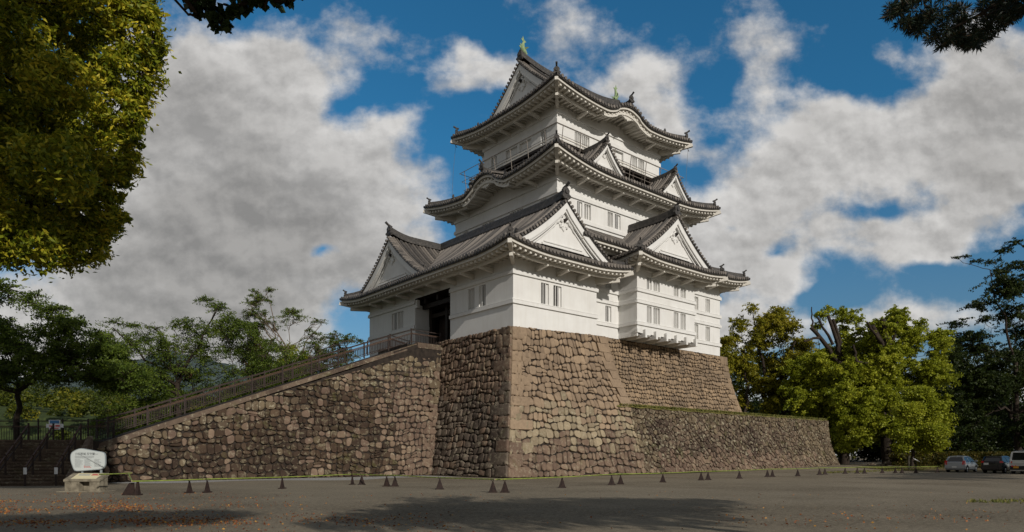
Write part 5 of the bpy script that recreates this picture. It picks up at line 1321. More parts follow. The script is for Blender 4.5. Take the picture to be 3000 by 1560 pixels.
# =============================================================== CARS
def car(name,label,loc,yaw,L,W,H,prof,paint,plate,van=False,tail='side'):
    t=empty(name,loc,label,'van' if van else 'car','vehicles parked at the right',rz=yaw)
    WORLDSPACE[0]=False
    # body lofted along x (rear at x=0): (x, z_bottom, z_belt, halfwidth)
    b=MB(); rows=[]
    for (x,zb,zs,hw) in prof['body']:
        s=hw; rows.append([(x,-s*.90,zb),(x,-s*.99,zb+.10),(x,-s,zb+(zs-zb)*.45),(x,-s*.985,zs-.12),(x,-s*.93,zs),(x,0,zs+.03),(x,s*.93,zs),(x,s*.985,zs-.12),(x,s,zb+(zs-zb)*.45),(x,s*.99,zb+.10),(x,s*.90,zb)])
    ids=b.grid(rows,True); b.face(ids[0]); b.face(ids[-1][::-1])
    # roof and pillars
    rows=[]
    for (x,zs,hw) in prof['roof']: rows.append([(x,-hw,zs-.10),(x,-hw*.93,zs-.02),(x,0,zs+.025),(x,hw*.93,zs-.02),(x,hw,zs-.10)])
    b.grid(rows)
    g=prof['glass'] # belt z, roof pts rear/front
    (rx0,rx1,fx0,fx1,zb,zt,hb,ht)=g
    for sy in (-1,1):
        for (u0,v0,wd) in ((rx0,rx1,.13),(lerp(rx0,fx0,.42),lerp(rx1,fx1,.44),.09),(lerp(rx0,fx0,.76),lerp(rx1,fx1,.78),.06),(fx0,fx1,.10)):
            b.hexa([(u0-wd/2,sy*(hb-.05),zb),(u0+wd/2,sy*(hb-.05),zb),(u0+wd/2,sy*(hb+.008),zb),(u0-wd/2,sy*(hb+.008),zb),(v0-wd/2,sy*(ht-.05),zt),(v0+wd/2,sy*(ht-.05),zt),(v0+wd/2,sy*(ht+.008),zt),(v0-wd/2,sy*(ht+.008),zt)])
    bo=b.build('body',paint,t,True,.6)
    gl=MB(); A=[(rx0,-hb,zb),(rx0,hb,zb),(fx0,hb,zb),(fx0,-hb,zb),(rx1,-ht,zt),(rx1,ht,zt),(fx1,ht,zt),(fx1,-ht,zt)]
    gl.hexa([(p[0],p[1]*.985,p[2]) for p in A]); gl.build('windows',M['glass'],t)
    rg_=MB(); n_=.012; f0,f1=.12,.88
    P=lambda a,z: (lerp(rx0,rx1,z)-n_-.01,a,lerp(zb,zt,z))
    rg_.poly([P(-hb*.80,f0),P(hb*.80,f0),P(ht*.82,f1),P(-ht*.82,f1)])
    rim=MB(); 
    for (a0,z0,a1,z1) in ((-hb*.9,0,hb*.9,0),(-hb*.92,0,-ht*.95,1),(hb*.92,0,ht*.95,1),(-ht*.95,1,ht*.95,1)): rim.beam(P(a0,z0),P(a1,z1),.12,.09)
    rim.build('hatch_frame',paint,t); rg_.build('rear_window',M['glass'],t)
    bp=MB(); zb0=prof['body'][0][1]; bp.box(-.09,.10,-W/2*.94,W/2*.94,zb0+.08,zb0+.36); bp.box(-.05,.12,-W/2*.98,W/2*.98,zb0+.02,zb0+.10); bp.build('bumper',paint if not van else M['trim'],t)
    pl=MB(); zp=prof['platez']; yp=prof.get('platey',0); pl.box(prof.get('platex',-.10)-.012,prof.get('platex',-.10),yp-.19,yp+.19,zp-.09,zp+.09); pl.build('number_plate',plate,t)
    for sy in (-1,1):
        q=MB(); z0,z1=prof['lampz']; hw=W/2; x_=prof['lampx']
        q.hexa([(x_-.05,sy*(hw-.22),z0),(x_+.05,sy*(hw*1.0+.005),z0),(x_+.30,sy*(hw*1.0+.005),z0+.05),(x_+.1,sy*(hw-.24),z0),(x_-.03,sy*(hw-.20),z1),(x_+.06,sy*(hw*.985),z1),(x_+.26,sy*(hw*.985),z1),(x_+.1,sy*(hw-.22),z1)])
        q.build('tail_lamp',M['redglass'],t)
        mm=MB(); mx_=lerp(rx0,fx0,.88); mm.box(mx_,mx_+.12,sy*(hw+.02) if sy>0 else sy*(hw+.20),sy*(hw+.20) if sy>0 else sy*(hw+.02),zb+.02,zb+.20); mm.box(mx_+.03,mx_+.08,min(sy*(hw-.1),sy*(hw+.03)),max(sy*(hw-.1),sy*(hw+.03)),zb+.02,zb+.07); mm.build('door_mirror',paint,t)
        hd=MB()
        for dx in (.36,.62): hd.box(lerp(rx0,fx0,dx),lerp(rx0,fx0,dx)+.18,min(sy*(hw-.01),sy*(hw+.025)),max(sy*(hw-.01),sy*(hw+.025)),zb-.16,zb-.12)
        hd.build('door_handle',M['trim'] if van else paint,t)
        for x in (prof['wheels']):
            wm=MB(); y0=sy*(hw-.20); y1=sy*(hw+.005); n_=20; r=.31
            rows=[[(x+rr_*math.cos(2*PI*k/n_),yy,r+rr_*math.sin(2*PI*k/n_)) for k in range(n_)] for rr_,yy in ((r*.6,y0),(r*.97,y0),(r,lerp(y0,y1,.3)),(r,lerp(y0,y1,.8)),(r*.95,y1),(r*.66,y1))]
            ids=wm.grid(rows,True); wm.face(ids[0]); wh=wm.build('wheel',M['rubber'],t,True,.6)
            am=MB(); rows=[[(x+rr_*math.cos(2*PI*k/n_),yy,r+rr_*math.sin(2*PI*k/n_)) for k in range(n_)] for rr_,yy in ((r*.66,y1-sy*.01),(r*.60,y1-sy*.02),(r*.2,y1+sy*.004),(r*.02,y1+sy*.006))]
            am.grid(rows,True); am.build('rim',M['alloy'],wh,True,.6)
            ar=MB(); rows=[[(x+rr_*math.cos(a),sy*(hw+.008),r+rr_*math.sin(a)) for a in [PI*k/12 for k in range(13)]] for rr_ in (.30,.385)]; ar.grid(rows); ar.build('wheel_arch',M['trim'],t)
    if van:
        hb_=MB(); hb_.box(prof['body'][0][0]-.05,prof['body'][0][0]+.02,-W/2*.93,W/2*.93,zb-.28,zb-.20); hb_.build('chrome_strip',M['alloy'],t)
        for y in (-W/2*.72,-W/2*.45,W/2*.72,W/2*.45):
            r2=MB(); r2.tube([(-.11,y,zb-.47),(-.06,y,zb-.47)],.07,10); r2.build('round_lamp',M['redglass'],t)
    WORLDSPACE[0]=True
    return t
hatch=dict(body=[(0,.32,.92,.80),(.04,.24,.98,.83),(.5,.20,.97,.85),(1.6,.18,.96,.85),(2.9,.18,.95,.85),(3.3,.20,.90,.84),(3.9,.24,.78,.80),(4.15,.30,.66,.72)],roof=[(.42,1.50,.60),(.7,1.55,.62),(1.5,1.56,.63),(2.2,1.50,.61)],glass=(.12,.42,3.15,2.25,.96,1.46,.80,.60),platez=.50,lampz=(.72,1.10),lampx=-.01,wheels=(.72,3.25))
minib=dict(body=[(0,.34,.98,.80),(.05,.24,1.04,.82),(.6,.20,1.04,.84),(1.7,.18,1.02,.84),(3.0,.18,.98,.84),(3.5,.22,.88,.82),(3.95,.30,.70,.74)],roof=[(.35,1.50,.62),(.7,1.56,.64),(1.6,1.57,.65),(2.5,1.50,.62)],glass=(.10,.36,3.2,2.5,1.02,1.47,.81,.62),platez=.84,platey=.42,platex=-.02,lampz=(.92,1.10),lampx=-.01,wheels=(.70,3.1))
vanb=dict(body=[(0,.34,1.12,.84),(.03,.26,1.16,.85),(.8,.22,1.16,.86),(2.6,.22,1.15,.86),(4.0,.22,1.05,.86),(4.5,.3,.85,.78)],roof=[(.12,1.92,.70),(.5,1.98,.73),(2.0,1.99,.74),(3.2,1.93,.72)],glass=(.05,.13,4.1,3.25,1.14,1.88,.83,.71),platez=.58,platey=.35,platex=-.10,lampz=(.85,1.10),lampx=-.005,wheels=(.85,3.6))
car('hatchback_car','silver hatchback parked at the right, seen from behind, leftmost of the three vehicles',(73.6,22.1,0.01),0.0,4.15,1.70,1.56,hatch,M['silver'],M['plate'])
car('parked_car','black hatchback in deep shade between the silver car and the white van',(72.1,18.75,0.01),-.05,3.95,1.68,1.57,minib,M['blackp'],M['plate'])
car('parked_van','white van with round rear lamps cut by the right edge of the photo',(70.9,16.3,0.01),0.0,4.5,1.72,1.98,vanb,M['whitep'],M['platey'],van=True)
# =============================================================== SMALL THINGS UNDER THE TREES
def rocks():
    rr=random.Random(6)
    for i in range(9):
        f=i/8; px=2545+f*105+rr.uniform(-6,6); d=84+rr.uniform(-2,2); p=cw((px-1500)/2000*d,d,.25+.35*(rr.random()<.4)); s=rr.uniform(.35,.65)
        mb=MB(); n_=9; rows=[]
        for a,(r,z) in enumerate(((.8,-.4),(1,.0),(.85,.45),(.4,.75),(.05,.8))): rows.append([(p.x+s*r*rr.uniform(.8,1.2)*math.cos(2*PI*k/n_)*1.4,p.y+s*r*rr.uniform(.8,1.2)*math.sin(2*PI*k/n_),p.z+s*z*rr.uniform(.85,1.1)) for k in range(n_)])
        ids=mb.grid(rows,True); mb.face(ids[-1]); o=mb.build('boulder',M['stC'],None,True,.7)
        tag(o,'rough pale boulder in the low rock heap under the trees, %s from the left'%ords[i],'boulder','boulders heaped under the trees')
rocks()
def signs():
    p=cw((2684-1500)/2000*74,74,.2); t=empty('slanted_sign',p,'small white slanted caption board on a post under the trees','sign',rz=HEAD-PI/2)
    WORLDSPACE[0]=False
    a=MB(); a.box(-.03,.03,0,.06,0,.8); a.build('post',M['post'],t); b=MB(); b.hexa([(-.28,-.18,.98),(.28,-.18,.70),(.28,.2,.86),(-.28,.2,1.14),(-.28,-.18,1.01),(.28,-.18,.73),(.28,.2,.89),(-.28,.2,1.17)]); b.build('caption_board',M['white'],t)
    WORLDSPACE[0]=True
    for px,d,h,l in ((2663,72,1.25,'pale square wooden marker post under the trees, taller one beside the slanted sign'),(2458,95,1.1,'pale short wooden post at the right foot of the terrace wall')):
        p=cw((px-1500)/2000*d,d,.25); m_=MB(); m_.box(p.x-.07,p.x+.07,p.y-.07,p.y+.07,p.z-.2,p.z+h); m_.lathe((p.x,p.y,p.z+h-.001),[(.09,0),(.06,.05),(.01,.07)],8)
        tag(m_.build('marker_post',M['concrete'],None),l,'post')
signs()
def lamp_tree():
    p=cw((555-1500)/2000*58,58,1.6+(1335-1098)/2000*58); t=empty('loudspeaker',p,'small reddish round loudspeaker fixed high in the cherry tree','loudspeaker',rz=HEAD-PI/2)
    WORLDSPACE[0]=False
    m_=MB(); m_.tube([(0,.35,0),(0,.1,0),(0,-.05,0),(0,-.25,-.03)],[.06,.10,.16,.34],14); m_.build('horn',M['wood'],t,True,.8); m_=MB(); m_.tube([(0,.3,0),(.1,.5,-1.6)],.04,6); m_.build('bracket',M['post'],t); WORLDSPACE[0]=True
lamp_tree()
# =============================================================== TREES
def PX(px,py,d): return cw((px-1500)/2000*d,d,EYE+(1335-py)/2000*d)
def branch(mb,a,b,r0,r1,seed,seg=7,wob=.05,droop=0):
    rr=random.Random(seed); a=V(a);b=V(b); L=(b-a).length; P=[];Rd=[]
    for i in range(seg+1):
        f=i/seg; p=a.lerp(b,f)
        if 0<i<seg: p+=V((rr.uniform(-1,1),rr.uniform(-1,1),rr.uniform(-1,1)))*L*wob*math.sin(PI*f)
        p.z+=L*droop*math.sin(PI*f); P.append(p); Rd.append(lerp(r0,r1,f**.8))
    mb.tube(P,Rd,7); return P
def clump_pts(c,rad,n,shell=.55,flat=0):
    d=NR.normal(size=(n,3)); d/=np.linalg.norm(d,axis=1)[:,None]; r=(shell+(1-shell)*NR.uniform(0,1,n)**.7)*NR.uniform(.75,1.08,n)
    return np.array(c)+d*r[:,None]*np.array(rad)
def tree(label,base,trunk_top,clumps,lsize,nleaf,lmat,bmat='bark',cat='tree',group=None,r0=.4,twig=True,up=.2,name='tree',clr=1.0,shell=.5,limbs=None,dens=None,long=1.0,wid=.5,tones=(.12,.88),hang=0,twn=7,spr=.30,twl=0):
    rr=random.Random(hash(label)&0xffff if False else len(label)*7+int(abs(base[0]*10)))
    t=empty(name,base,label,cat,group); mb=MB(); base=V(base); tt=V(trunk_top)
    P=branch(mb,base-V((0,0,.3)),tt,r0,r0*.55,len(label),9,.03)
    # root flare
    mb.tube([base-V((0,0,.3)),base+V((0,0,.5))],[r0*1.6,r0*1.0],8)
    nodes=[(p,lerp(r0,r0*.55,i/9)) for i,p in enumerate(P) if i>=4]
    order=sorted(clumps,key=lambda c:(V(c[0])-tt).length)
    for k,(c,rad) in enumerate(order):
        c=V(c); best=min(nodes,key=lambda n:(n[0]-c).length+max(0,(n[0].z-c.z))*.7+ (0 if n[1]>.05 else 3))
        r=max(.03,min(best[1]*.72,.05+.06*(best[0]-c).length**.7*r0/.4)); Q=branch(mb,best[0],c,r,max(.02,r*.35),k+3,6,.08,.05)
        for i,q in enumerate(Q[2:]): nodes.append((q,lerp(r,r*.35,(i+2)/6)))
        if twig:
            for _ in range(twn):
                e=c+V((rr.uniform(-1,1)*rad[0],rr.uniform(-1,1)*rad[1],rr.uniform(-.7,1)*rad[2]))*.95
                branch(mb,Q[rr.randint(3,6)],e,max(.018,r*.3),.012,rr.randint(0,999),4,.12)
    if limbs:
        for (a,b,ra,rb) in limbs: branch(mb,a,b,ra,rb,int(a[0]*9)%99,6,.05)
    mb.build('trunk',M[bmat],t,True,.9)
    vol=sum(rad[0]*rad[1]+rad[0]*rad[2]+rad[1]*rad[2] for _,rad in clumps); PT=[];TN=[];tw_=MB()
    for c,rad in clumps:
        n=max(20,int(nleaf*(rad[0]*rad[1]+rad[0]*rad[2]+rad[1]*rad[2])/vol)); 
        if twl:
            st_=np.array(c)+NR.normal(size=(twl,3))*np.array(rad)*.22; d_=NR.normal(size=(twl,3)); d_/=np.linalg.norm(d_,axis=1)[:,None]; en_=st_+d_*np.array(rad)*NR.uniform(.7,1.35,twl)[:,None]; en_[:,2]+=NR.uniform(-.25,.25,twl)*rad[2]
            k_=NR.randint(0,twl,n); f_=NR.uniform(.12,1.05,n)**.8; pt=st_[k_]*(1-f_)[:,None]+en_[k_]*f_[:,None]; pt[:,2]+=np.sin(f_*PI)*rad[2]*.25-(f_**2)*rad[2]*.12
            ln_=min(rad)*.10+.05; PT.append(pt+NR.normal(size=(n,3))*ln_*np.array([1,1,.6])); w_=NR.uniform(0,1,twl)
            TN.append(NR.uniform(tones[0],tones[1],n)*.6+w_[k_]*.4+NR.uniform(-.10,.10))
            if twig:
                for q_ in range(min(twl,8)): tw_.tube([st_[q_],(st_[q_]+en_[q_])/2+np.array([0,0,rad[2]*.2]),en_[q_]],[.022,.015,.007],4,False)
            continue
        # each clump breaks into sprays
        ns=max(4,int(n/ (45 if not dens else dens))); sc_=clump_pts(c,rad,ns,shell); w_=NR.uniform(0,1,ns)
        idx=NR.randint(0,ns,n); sr=spr*NR.uniform(.6,1.3,ns)
        off=NR.normal(size=(n,3))*sr[idx][:,None]*np.array([.62*rad[0],.62*rad[1],.55*rad[2]]); off[:,2]-=hang*np.abs(off[:,2])
        PT.append(sc_[idx]+off); b_=NR.uniform(-.10,.10); TN.append(NR.uniform(tones[0],tones[1],n)*.6+w_[idx]*.4+b_)
    if tw_.v: tw_.build('twigs',M[bmat],t)
    PT=np.concatenate(PT); TN=np.concatenate(TN)
    scatter_quads('crown',PT,lsize,TN,M[lmat],t,long,up,wid=wid)
    return t
def cl(list_,d,kd=1.0,seed=0):
    "(px,py,radius_px[,flatness,depth offset]) at distance d -> clumps"
    rr=random.Random(seed); out=[]
    for it in list_:
        px,py,r=it[:3]; fl=it[3] if len(it)>3 else .85; dd=it[4] if len(it)>4 else rr.uniform(-.5,.5)*r/2000*d*2.2*kd
        R_=r/2000*d; out.append((PX(px,py,d+dd)[:],(R_,R_,R_*fl)))
    return out
def fill(n,x0,x1,ytop,ybot,r0,r1,seed,flat=.7):
    rr=random.Random(seed); out=[]
    for _ in range(n):
        x=rr.uniform(x0,x1); yt=ytop(x); yb=ybot(x) if callable(ybot) else ybot; r=rr.uniform(r0,r1); y=rr.uniform(yt+r*.8,max(yt+r,yb)); out.append((x,y,r,flat))
    return out
# ---- big evergreen oak, upper left
def interp(pts):
    def f(x):
        if x<=pts[0][0]: return pts[0][1]
        for (a,b),(c,d) in zip(pts[:-1],pts[1:]):
            if x<=c: return b+(d-b)*(x-a)/(c-a)
        return pts[-1][1]
    return f
def big_oak():
    rr=random.Random(12); edge=interp([(-400,430),(0,455),(100,490),(170,470),(260,450),(350,430),(450,418),(520,390),(600,350),(680,330),(740,285),(770,150),(800,60)]) # y -> x of right edge
    L=[]
    k=0
    for y in range(-300,760,128):
        xr=edge(y); j=0; x=xr-84+rr.uniform(-12,8)
        while x>-420:
            r=rr.uniform(84,112) if j else rr.uniform(78,92); L.append((x,y+rr.uniform(-34,34),r,.78,(-1.9 if (j+k)%2 else .9)+rr.uniform(-.5,.5) if j else .2)); x-=rr.uniform(150,200); j+=1
        k+=1
    for y in range(-330,760,46): L.append((edge(y)-34+rr.uniform(-14,4),y,rr.uniform(26,42),.85,rr.uniform(-.3,.3)))
    L+=[(60,720,56,.7,0),(170,738,44,.7,0),(250,700,50,.7,0),(-60,740,66,.7,0),(320,640,50,.8,0)]
    L+=[(x,y,95,.8,3.4) for x in range(-350,330,150) for y in range(-250,720,150)]
    tree('large evergreen oak with dense golden-green leaves filling the upper left corner',cw(-21.5,22.4),PX(-60,250,22.5),cl(L,22,1),.175,250000,'lfBig',cat='tree',r0=.45,twn=0,up=0,shell=.80,dens=34,hang=.6,long=1.1,wid=.42,tones=(.0,1),spr=.24)
big_oak()
# ---- round-leaved tree behind the viewpoint, one bough hanging in from the top
def maple():
    L=[(540,-20,60,.7,0),(600,10,62,.6,0),(640,50,45,.7,0),(660,85,24,.8,0),(700,15,50,.6,0),(580,45,34,.7,0),(745,-5,40,.6,0),(800,0,34,.7,0),(845,5,14,.8,0),(880,-12,22,.7,0),(520,-60,70,.6,0),(650,-70,80,.6,0),(780,-80,80,.6,0)]
    c=cl(L,7.2,0)
    for (x,y,z,r) in ((1.2,5.0,7.2,1.5),(-1.0,4.0,7.6,1.7),(3.3,3.6,7.4,1.4),(-2.2,6.4,7.0,1.6),(.4,2.0,8.0,1.7),(-3.8,3.8,7.6,1.8),(-1.5,1.2,8.4,1.6),(-4.5,6.8,6.6,1.5),(2.4,1.3,8.2,1.4)): c.append(((x,y,z),(r,r,r*.55)))
    tree('overhanging bough of round dark leaves at the top left, from a tree behind the viewpoint',(-2.8,1.2,0),(-2.0,2.8,6.2),c,.085,60000,'lfMaple',r0=.22,twn=3,up=-.3,shell=.3,dens=30,wid=.95,long=1.0)
maple()
# ---- pine at the upper right: needle tufts
def pine():
    t=empty('pine_tree',(11.5,-4.6,0),'dark pine bough with needle tufts in the upper right corner','pine tree'); mb=MB()
    P=branch(mb,(11.5,-4.6,-.2),(10.9,-4.6,9.0),.34,.16,5,9,.04)
    cl_=[(10.6,-5.0,9.4,3.0),(8.2,-6.4,9.1,2.2),(13.4,-3.4,9.3,2.4),(11.3,-8.4,9.2,2.2),(7.0,-4.0,9.3,1.7),(14.4,-6.4,9.1,2.0),(9.6,-2.6,9.5,1.8),(15.6,-4.0,9.2,1.5),(5.2,-5.2,9.2,1.4),(17.2,-5.4,9.1,1.5),(12.6,-6.6,9.4,2.2),(8.8,-4.6,9.5,2.0)]
    Q=branch(mb,(10.95,-4.6,7.6),PX(2960,-80,9.8),.14,.08,8,8,.04,.05)
    tips=[]
    rr=random.Random(31); top=interp([(2590,-30),(2600,60),(2640,95),(2700,112),(2720,140),(2760,152),(2800,130),(2840,155),(2880,145),(2930,95),(2980,60),(3040,20),(3200,-40)])
    Q2=branch(mb,Q[5],PX(2620,20,10),.07,.02,9,8,.04); Q3=branch(mb,Q[6],PX(2780,90,9.8),.05,.015,10,7,.05); Q4=branch(mb,Q[7],PX(2900,70,9.8),.05,.015,11,7,.05)
    for _ in range(330):
        x=rr.uniform(2592,3180); yb=top(x)-14; y=yb-abs(rr.gauss(0,75)) if rr.random()<.8 else yb-rr.uniform(0,12)
        tips.append((PX(x,max(-170,y),9.9+rr.uniform(-.6,.6)),1.0))
    for s in (Q2,Q3,Q4):
        for q in s[2:]:
            for _ in range(3): branch(mb,q,tips[rr.randint(0,329)][0].lerp(q,.2) if False else q+V((rr.uniform(-.25,.25),rr.uniform(-.25,.25),rr.uniform(-.2,.25))),.012,.005,rr.randint(0,99),3,.1)
    for (x,y,z,r) in cl_:
        branch(mb,(10.95,-4.6,8.2),(x,y,z-.1),.09,.03,int(r*10),6,.05)
        for _ in range(int(230*r)):
            a=rr.uniform(0,2*PI); q=math.sqrt(rr.random())*r; tips.append((V((x+q*math.cos(a)*1.15,y+q*math.sin(a),z+rr.uniform(-.35,.45))),1.5))
    mb.build('trunk',M['bark'],t,True,.9)
    pts=[];dr=[];sz=[]
    for p,s in tips:
        m_=70 if s==1.0 else 50; d=NR.normal(size=(m_,3)); d/=np.linalg.norm(d,axis=1)[:,None]; L=.115*s*NR.uniform(.6,1.1,m_)
        pts.append(np.array(p[:])+d*L[:,None]*.62); dr.append(d); sz.append(L*1.0)
    sz=np.concatenate(sz)
    scatter_quads('crown',np.concatenate(pts),sz,NR.uniform(0,1,len(sz))**2,M['lfPine'],t,1.0,0,dirs=np.concatenate(dr),wid=.13)
pine()
# ---- left middle distance
cherry_top=interp([(0,800),(60,830),(150,880),(230,935),(330,985),(420,1060),(500,1160)])
L=fill(84,-140,400,cherry_top,1130,30,66,3,.5)+[(20,840,40,.4),(90,870,40,.35),(160,905,40,.35),(220,945,38,.35),(290,985,38,.35),(350,1030,34,.35),(400,1075,26,.35),(-40,830,50,.4)]
tree('broad green cherry tree with flat leaf layers behind the stairs, leftmost of the cherries',PX(40,1250,48)-V((0,0,3.6)),PX(55,1130,48),cl(L,47,1.2,1),.16,75000,'lfCherry',group='cherry trees behind the ramp',name='cherry_tree',r0=.28,up=.5,shell=.1,twn=3,twl=22,limbs=[(PX(60,1150,48),PX(-150,1095,47),.2,.12),(PX(60,1140,48),PX(130,1100,47),.18,.12),(PX(130,1100,47),PX(260,1085,46),.12,.05)])
tb=interp([(280,960),(330,930),(400,945),(480,960),(560,900),(610,870),(680,900),(760,960),(820,1010)])
L=fill(120,280,850,tb,1260,28,60,5,.55)+[(330,945,30,.35),(390,955,32,.35),(450,960,30,.35),(600,880,34,.4),(640,900,34,.4),(520,950,34,.4)]
tree('wide green cherry tree behind the middle of the ramp railing',PX(515,1290,58)-V((0,0,2.9)),PX(520,1120,58),cl(L,58,1.4,2),.155,95000,'lfCherry',group='cherry trees behind the ramp',name='cherry_tree',r0=.34,up=.5,shell=.1,twn=3,twl=22,limbs=[(PX(520,1130,58),PX(330,960,57),.16,.04),(PX(520,1130,58),PX(640,900,58),.18,.04)])
tcx=interp([(700,880),(760,845),(820,850),(880,890),(940,920),(1000,950),(1060,985),(1075,1010)])
L=fill(46,720,1050,tcx,1100,20,46,7,.42)+[(745,855,20,.4),(790,850,20,.4),(980,985,26,.4),(1030,1000,24,.4),(1055,1000,16,.4),(960,1040,30,.4),(1010,1045,24,.4)]
tree('thin-leaved cherry tree with bare twigs showing, close to the turret wall',PX(850,1250,64)-V((0,0,3.5)),PX(850,1080,64),cl(L,64,1.3,3),.14,26000,'lfCherry',group='cherry trees behind the ramp',name='cherry_tree',r0=.26,up=.4,shell=.1,twn=12,twl=14,bmat='barkp',limbs=[(PX(850,1090,64),PX(780,860,64),.10,.02),(PX(850,1080,64),PX(950,940,64),.09,.02),(PX(850,1080,64),PX(1040,990,63),.09,.02),(PX(800,1000,64),PX(720,880,64),.07,.015)])
L=[(745,965,14,1.3),(740,990,24,1.2),(755,1020,32,1.1),(735,1050,36,1.0),(770,1060,34,1),(750,1090,40,.9)]
tree('bronze pointed conifer showing between the cherry trees',PX(750,1250,70)-V((0,0,4)),PX(748,1000,70),cl(L,70,.4,4),.18,12000,'lfCedar',name='conifer',r0=.3,up=.2,twn=4)
L=[(860,1040,34,.9),(900,1060,30,.9),(830,1080,40,.8),(880,1100,40,.8),(930,1090,26,.8),(800,1110,36,.8)]
tree('yellow-green rounded bush-like tree just above the ramp railing',PX(860,1250,68)-V((0,0,4)),PX(862,1110,68),cl(L,68,.5,5),.18,12000,'lfCamphor',r0=.25,up=.2,twn=4)
L=[(1010,1068,22,.6),(985,1062,16,.6),(1040,1075,16,.6)]
# wooded slope: one far mass of foliage
def woods():
    rr=random.Random(8); PT=[];TN=[]; top=interp([(-300,1115),(0,1118),(150,1135),(330,1150),(420,1165),(520,1150),(640,1150),(760,1120),(900,1110)])
    for i in range(330):
        x=rr.uniform(-300,880); d=rr.uniform(66,120); yt=top(x)+ (0 if d>95 else (100-d)*.9); y=yt+abs(rr.gauss(0,60)); r=rr.uniform(16,34)/2000*d
        p=PX(x,y,d); n=230; PT.append(clump_pts(p[:],(r,r,r*.75),n,.5)); b=rr.uniform(-.3,.45)*(1 if x>60 else .3); TN.append(NR.uniform(.0,.6,n)+b)
    tag(scatter_quads('wooded_slope',np.concatenate(PT),.34,np.concatenate(TN),M['lfWood'],None,up=.3,kind='stuff'),'hillside of mixed green and yellow trees below the left skyline','wood')
    g=MB(); g.grid([[PX(x,1420,62)-V((0,0,3)),PX(x,top(x)+90,76),PX(x,top(x)+45,110)] for x in range(-500,960,60)]); tag(g.build('hillside',M['scrub'],None,True),kind='structure')
woods()
def back_wood():
    rr=random.Random(18); PT=[];TN=[]
    for i in range(230):
        x=rr.uniform(2080,3300); d=rr.uniform(118,150); y=1185+abs(rr.gauss(0,75)); r=rr.uniform(30,55)/2000*d
        PT.append(clump_pts(PX(x,y,d)[:],(r,r,r*.75),190,.4)); TN.append(NR.uniform(.0,.7,190))
    tag(scatter_quads('background_wood',np.concatenate(PT),.75,np.concatenate(TN),M['lfDark'],None,up=.3,kind='stuff'),'dark mass of trees closing the view behind the camphors and the cars','wood')
back_wood()
def mountain():
    mb=MB(); rr=random.Random(2); f=interp([(-600,1030),(-100,1085),(60,1108),(140,1096),(260,1085),(380,1060),(470,1030),(560,1040),(700,1080),(900,1120),(1200,1180)])
    xs=list(range(-600,1240,20)); mb.grid([[PX(x,f(x)+4*math.sin(x*.11)+3*math.sin(x*.043+2),2900+40*math.sin(x*.02)),PX(x,f(x)+40,2500),PX(x,1345,2100)] for x in xs])
    tag(mb.build('mountain',M['mount'],None,True),kind='structure')
mountain()
# ---- right: camphor grove
ctop=interp([(2100,1010),(2130,960),(2160,930),(2190,905),(2240,890),(2290,910),(2330,950),(2400,990),(2440,1010)])
L=fill(120,2105,2440,ctop,1300,16,36,9,.8)+[(2205,905,20,.7),(2280,915,24,.7),(2165,950,28,.7),(2240,950,30,.7),(2130,1000,28,.7),(2320,960,28,.7),(2150,1070,30,.7)]
tree('tall golden-topped camphor tree standing right behind the keep base',PX(2262,1370,96),PX(2262,1080,96),cl(L,96,1.4,6),.30,120000,'lfCamphorO',group='camphor trees right of the castle',name='camphor_tree',r0=.75,up=.2,twn=1,twl=26,clr=1,limbs=[(PX(2262,1200,96),PX(2170,1020,96),.35,.12),(PX(2262,1180,96),PX(2205,915,96),.35,.06),(PX(2262,1180,96),PX(2330,1000,96),.4,.15),(PX(2140,1375,94),PX(2190,1180,95),.35,.25),(PX(2190,1180,95),PX(2180,1030,95),.25,.08),(PX(2330,1375,98),PX(2290,1130,97),.4,.2)])
c2=interp([(2380,930),(2420,910),(2450,900),(2500,895),(2560,920),(2600,1000)])
L=fill(34,2385,2600,c2,1120,14,28,10,.75)+fill(72,2320,2570,interp([(2320,1040),(2450,1000),(2570,980)]),1320,20,38,11,.8)+[(2410,925,20,.7),(2430,905,14,.7),(2470,990,20,.7)]
tree('pollarded camphor tree with thick bare stubs above its leaves, left of the brightest crown',PX(2472,1372,90),PX(2472,1060,90),cl(L,90,1.3,7),.30,120000,'lfCamphor',group='camphor trees right of the castle',name='camphor_tree',r0=.7,up=.2,twn=1,twl=26,clr=1,limbs=[(PX(2472,1080,89),PX(2375,960,88),.38,.22),(PX(2472,1080,89),PX(2425,925,88),.36,.20),(PX(2440,1010,88),PX(2395,930,88),.2,.12),(PX(2472,1060,89),PX(2440,935,88),.3,.18),(PX(2400,990,88),PX(2355,1000,87),.2,.1),(PX(2380,965,88),PX(2378,900,88),.14,.06)])
c3=interp([(2540,930),(2600,905),(2660,900),(2720,915),(2760,960)])
L=fill(46,2545,2760,c3,1080,16,32,12,.75)+fill(84,2430,2770,interp([(2430,1090),(2520,1020),(2640,1000),(2770,1020)]),1300,20,40,13,.8)
tree('brightest yellow-green camphor tree with a heavy pollarded fork, nearest the cars',PX(2603,1374,88),PX(2598,1080,88),cl(L,87,1.4,8),.30,170000,'lfCamphor',bmat='bark',group='camphor trees right of the castle',name='camphor_tree',r0=.85,up=.2,twn=1,twl=26,clr=1,limbs=[(PX(2600,1060,86),PX(2555,955,85),.42,.30),(PX(2600,1060,86),PX(2585,935,85),.4,.26),(PX(2580,1000,85),PX(2540,945,84),.22,.14),(PX(2600,1040,86),PX(2630,940,85),.26,.14),(PX(2600,1090,86),PX(2510,1060,85),.26,.14),(PX(2510,1060,85),PX(2500,1010,85),.18,.12)])
L=[(2690,1150,40,.6),(2730,1190,40,.6),(2660,1200,40,.6),(2700,1240,46,.6),(2740,1260,40,.6),(2650,1270,36,.6),(2710,1300,34,.6),(2755,1300,22,.6),(2640,1310,24,.6)]
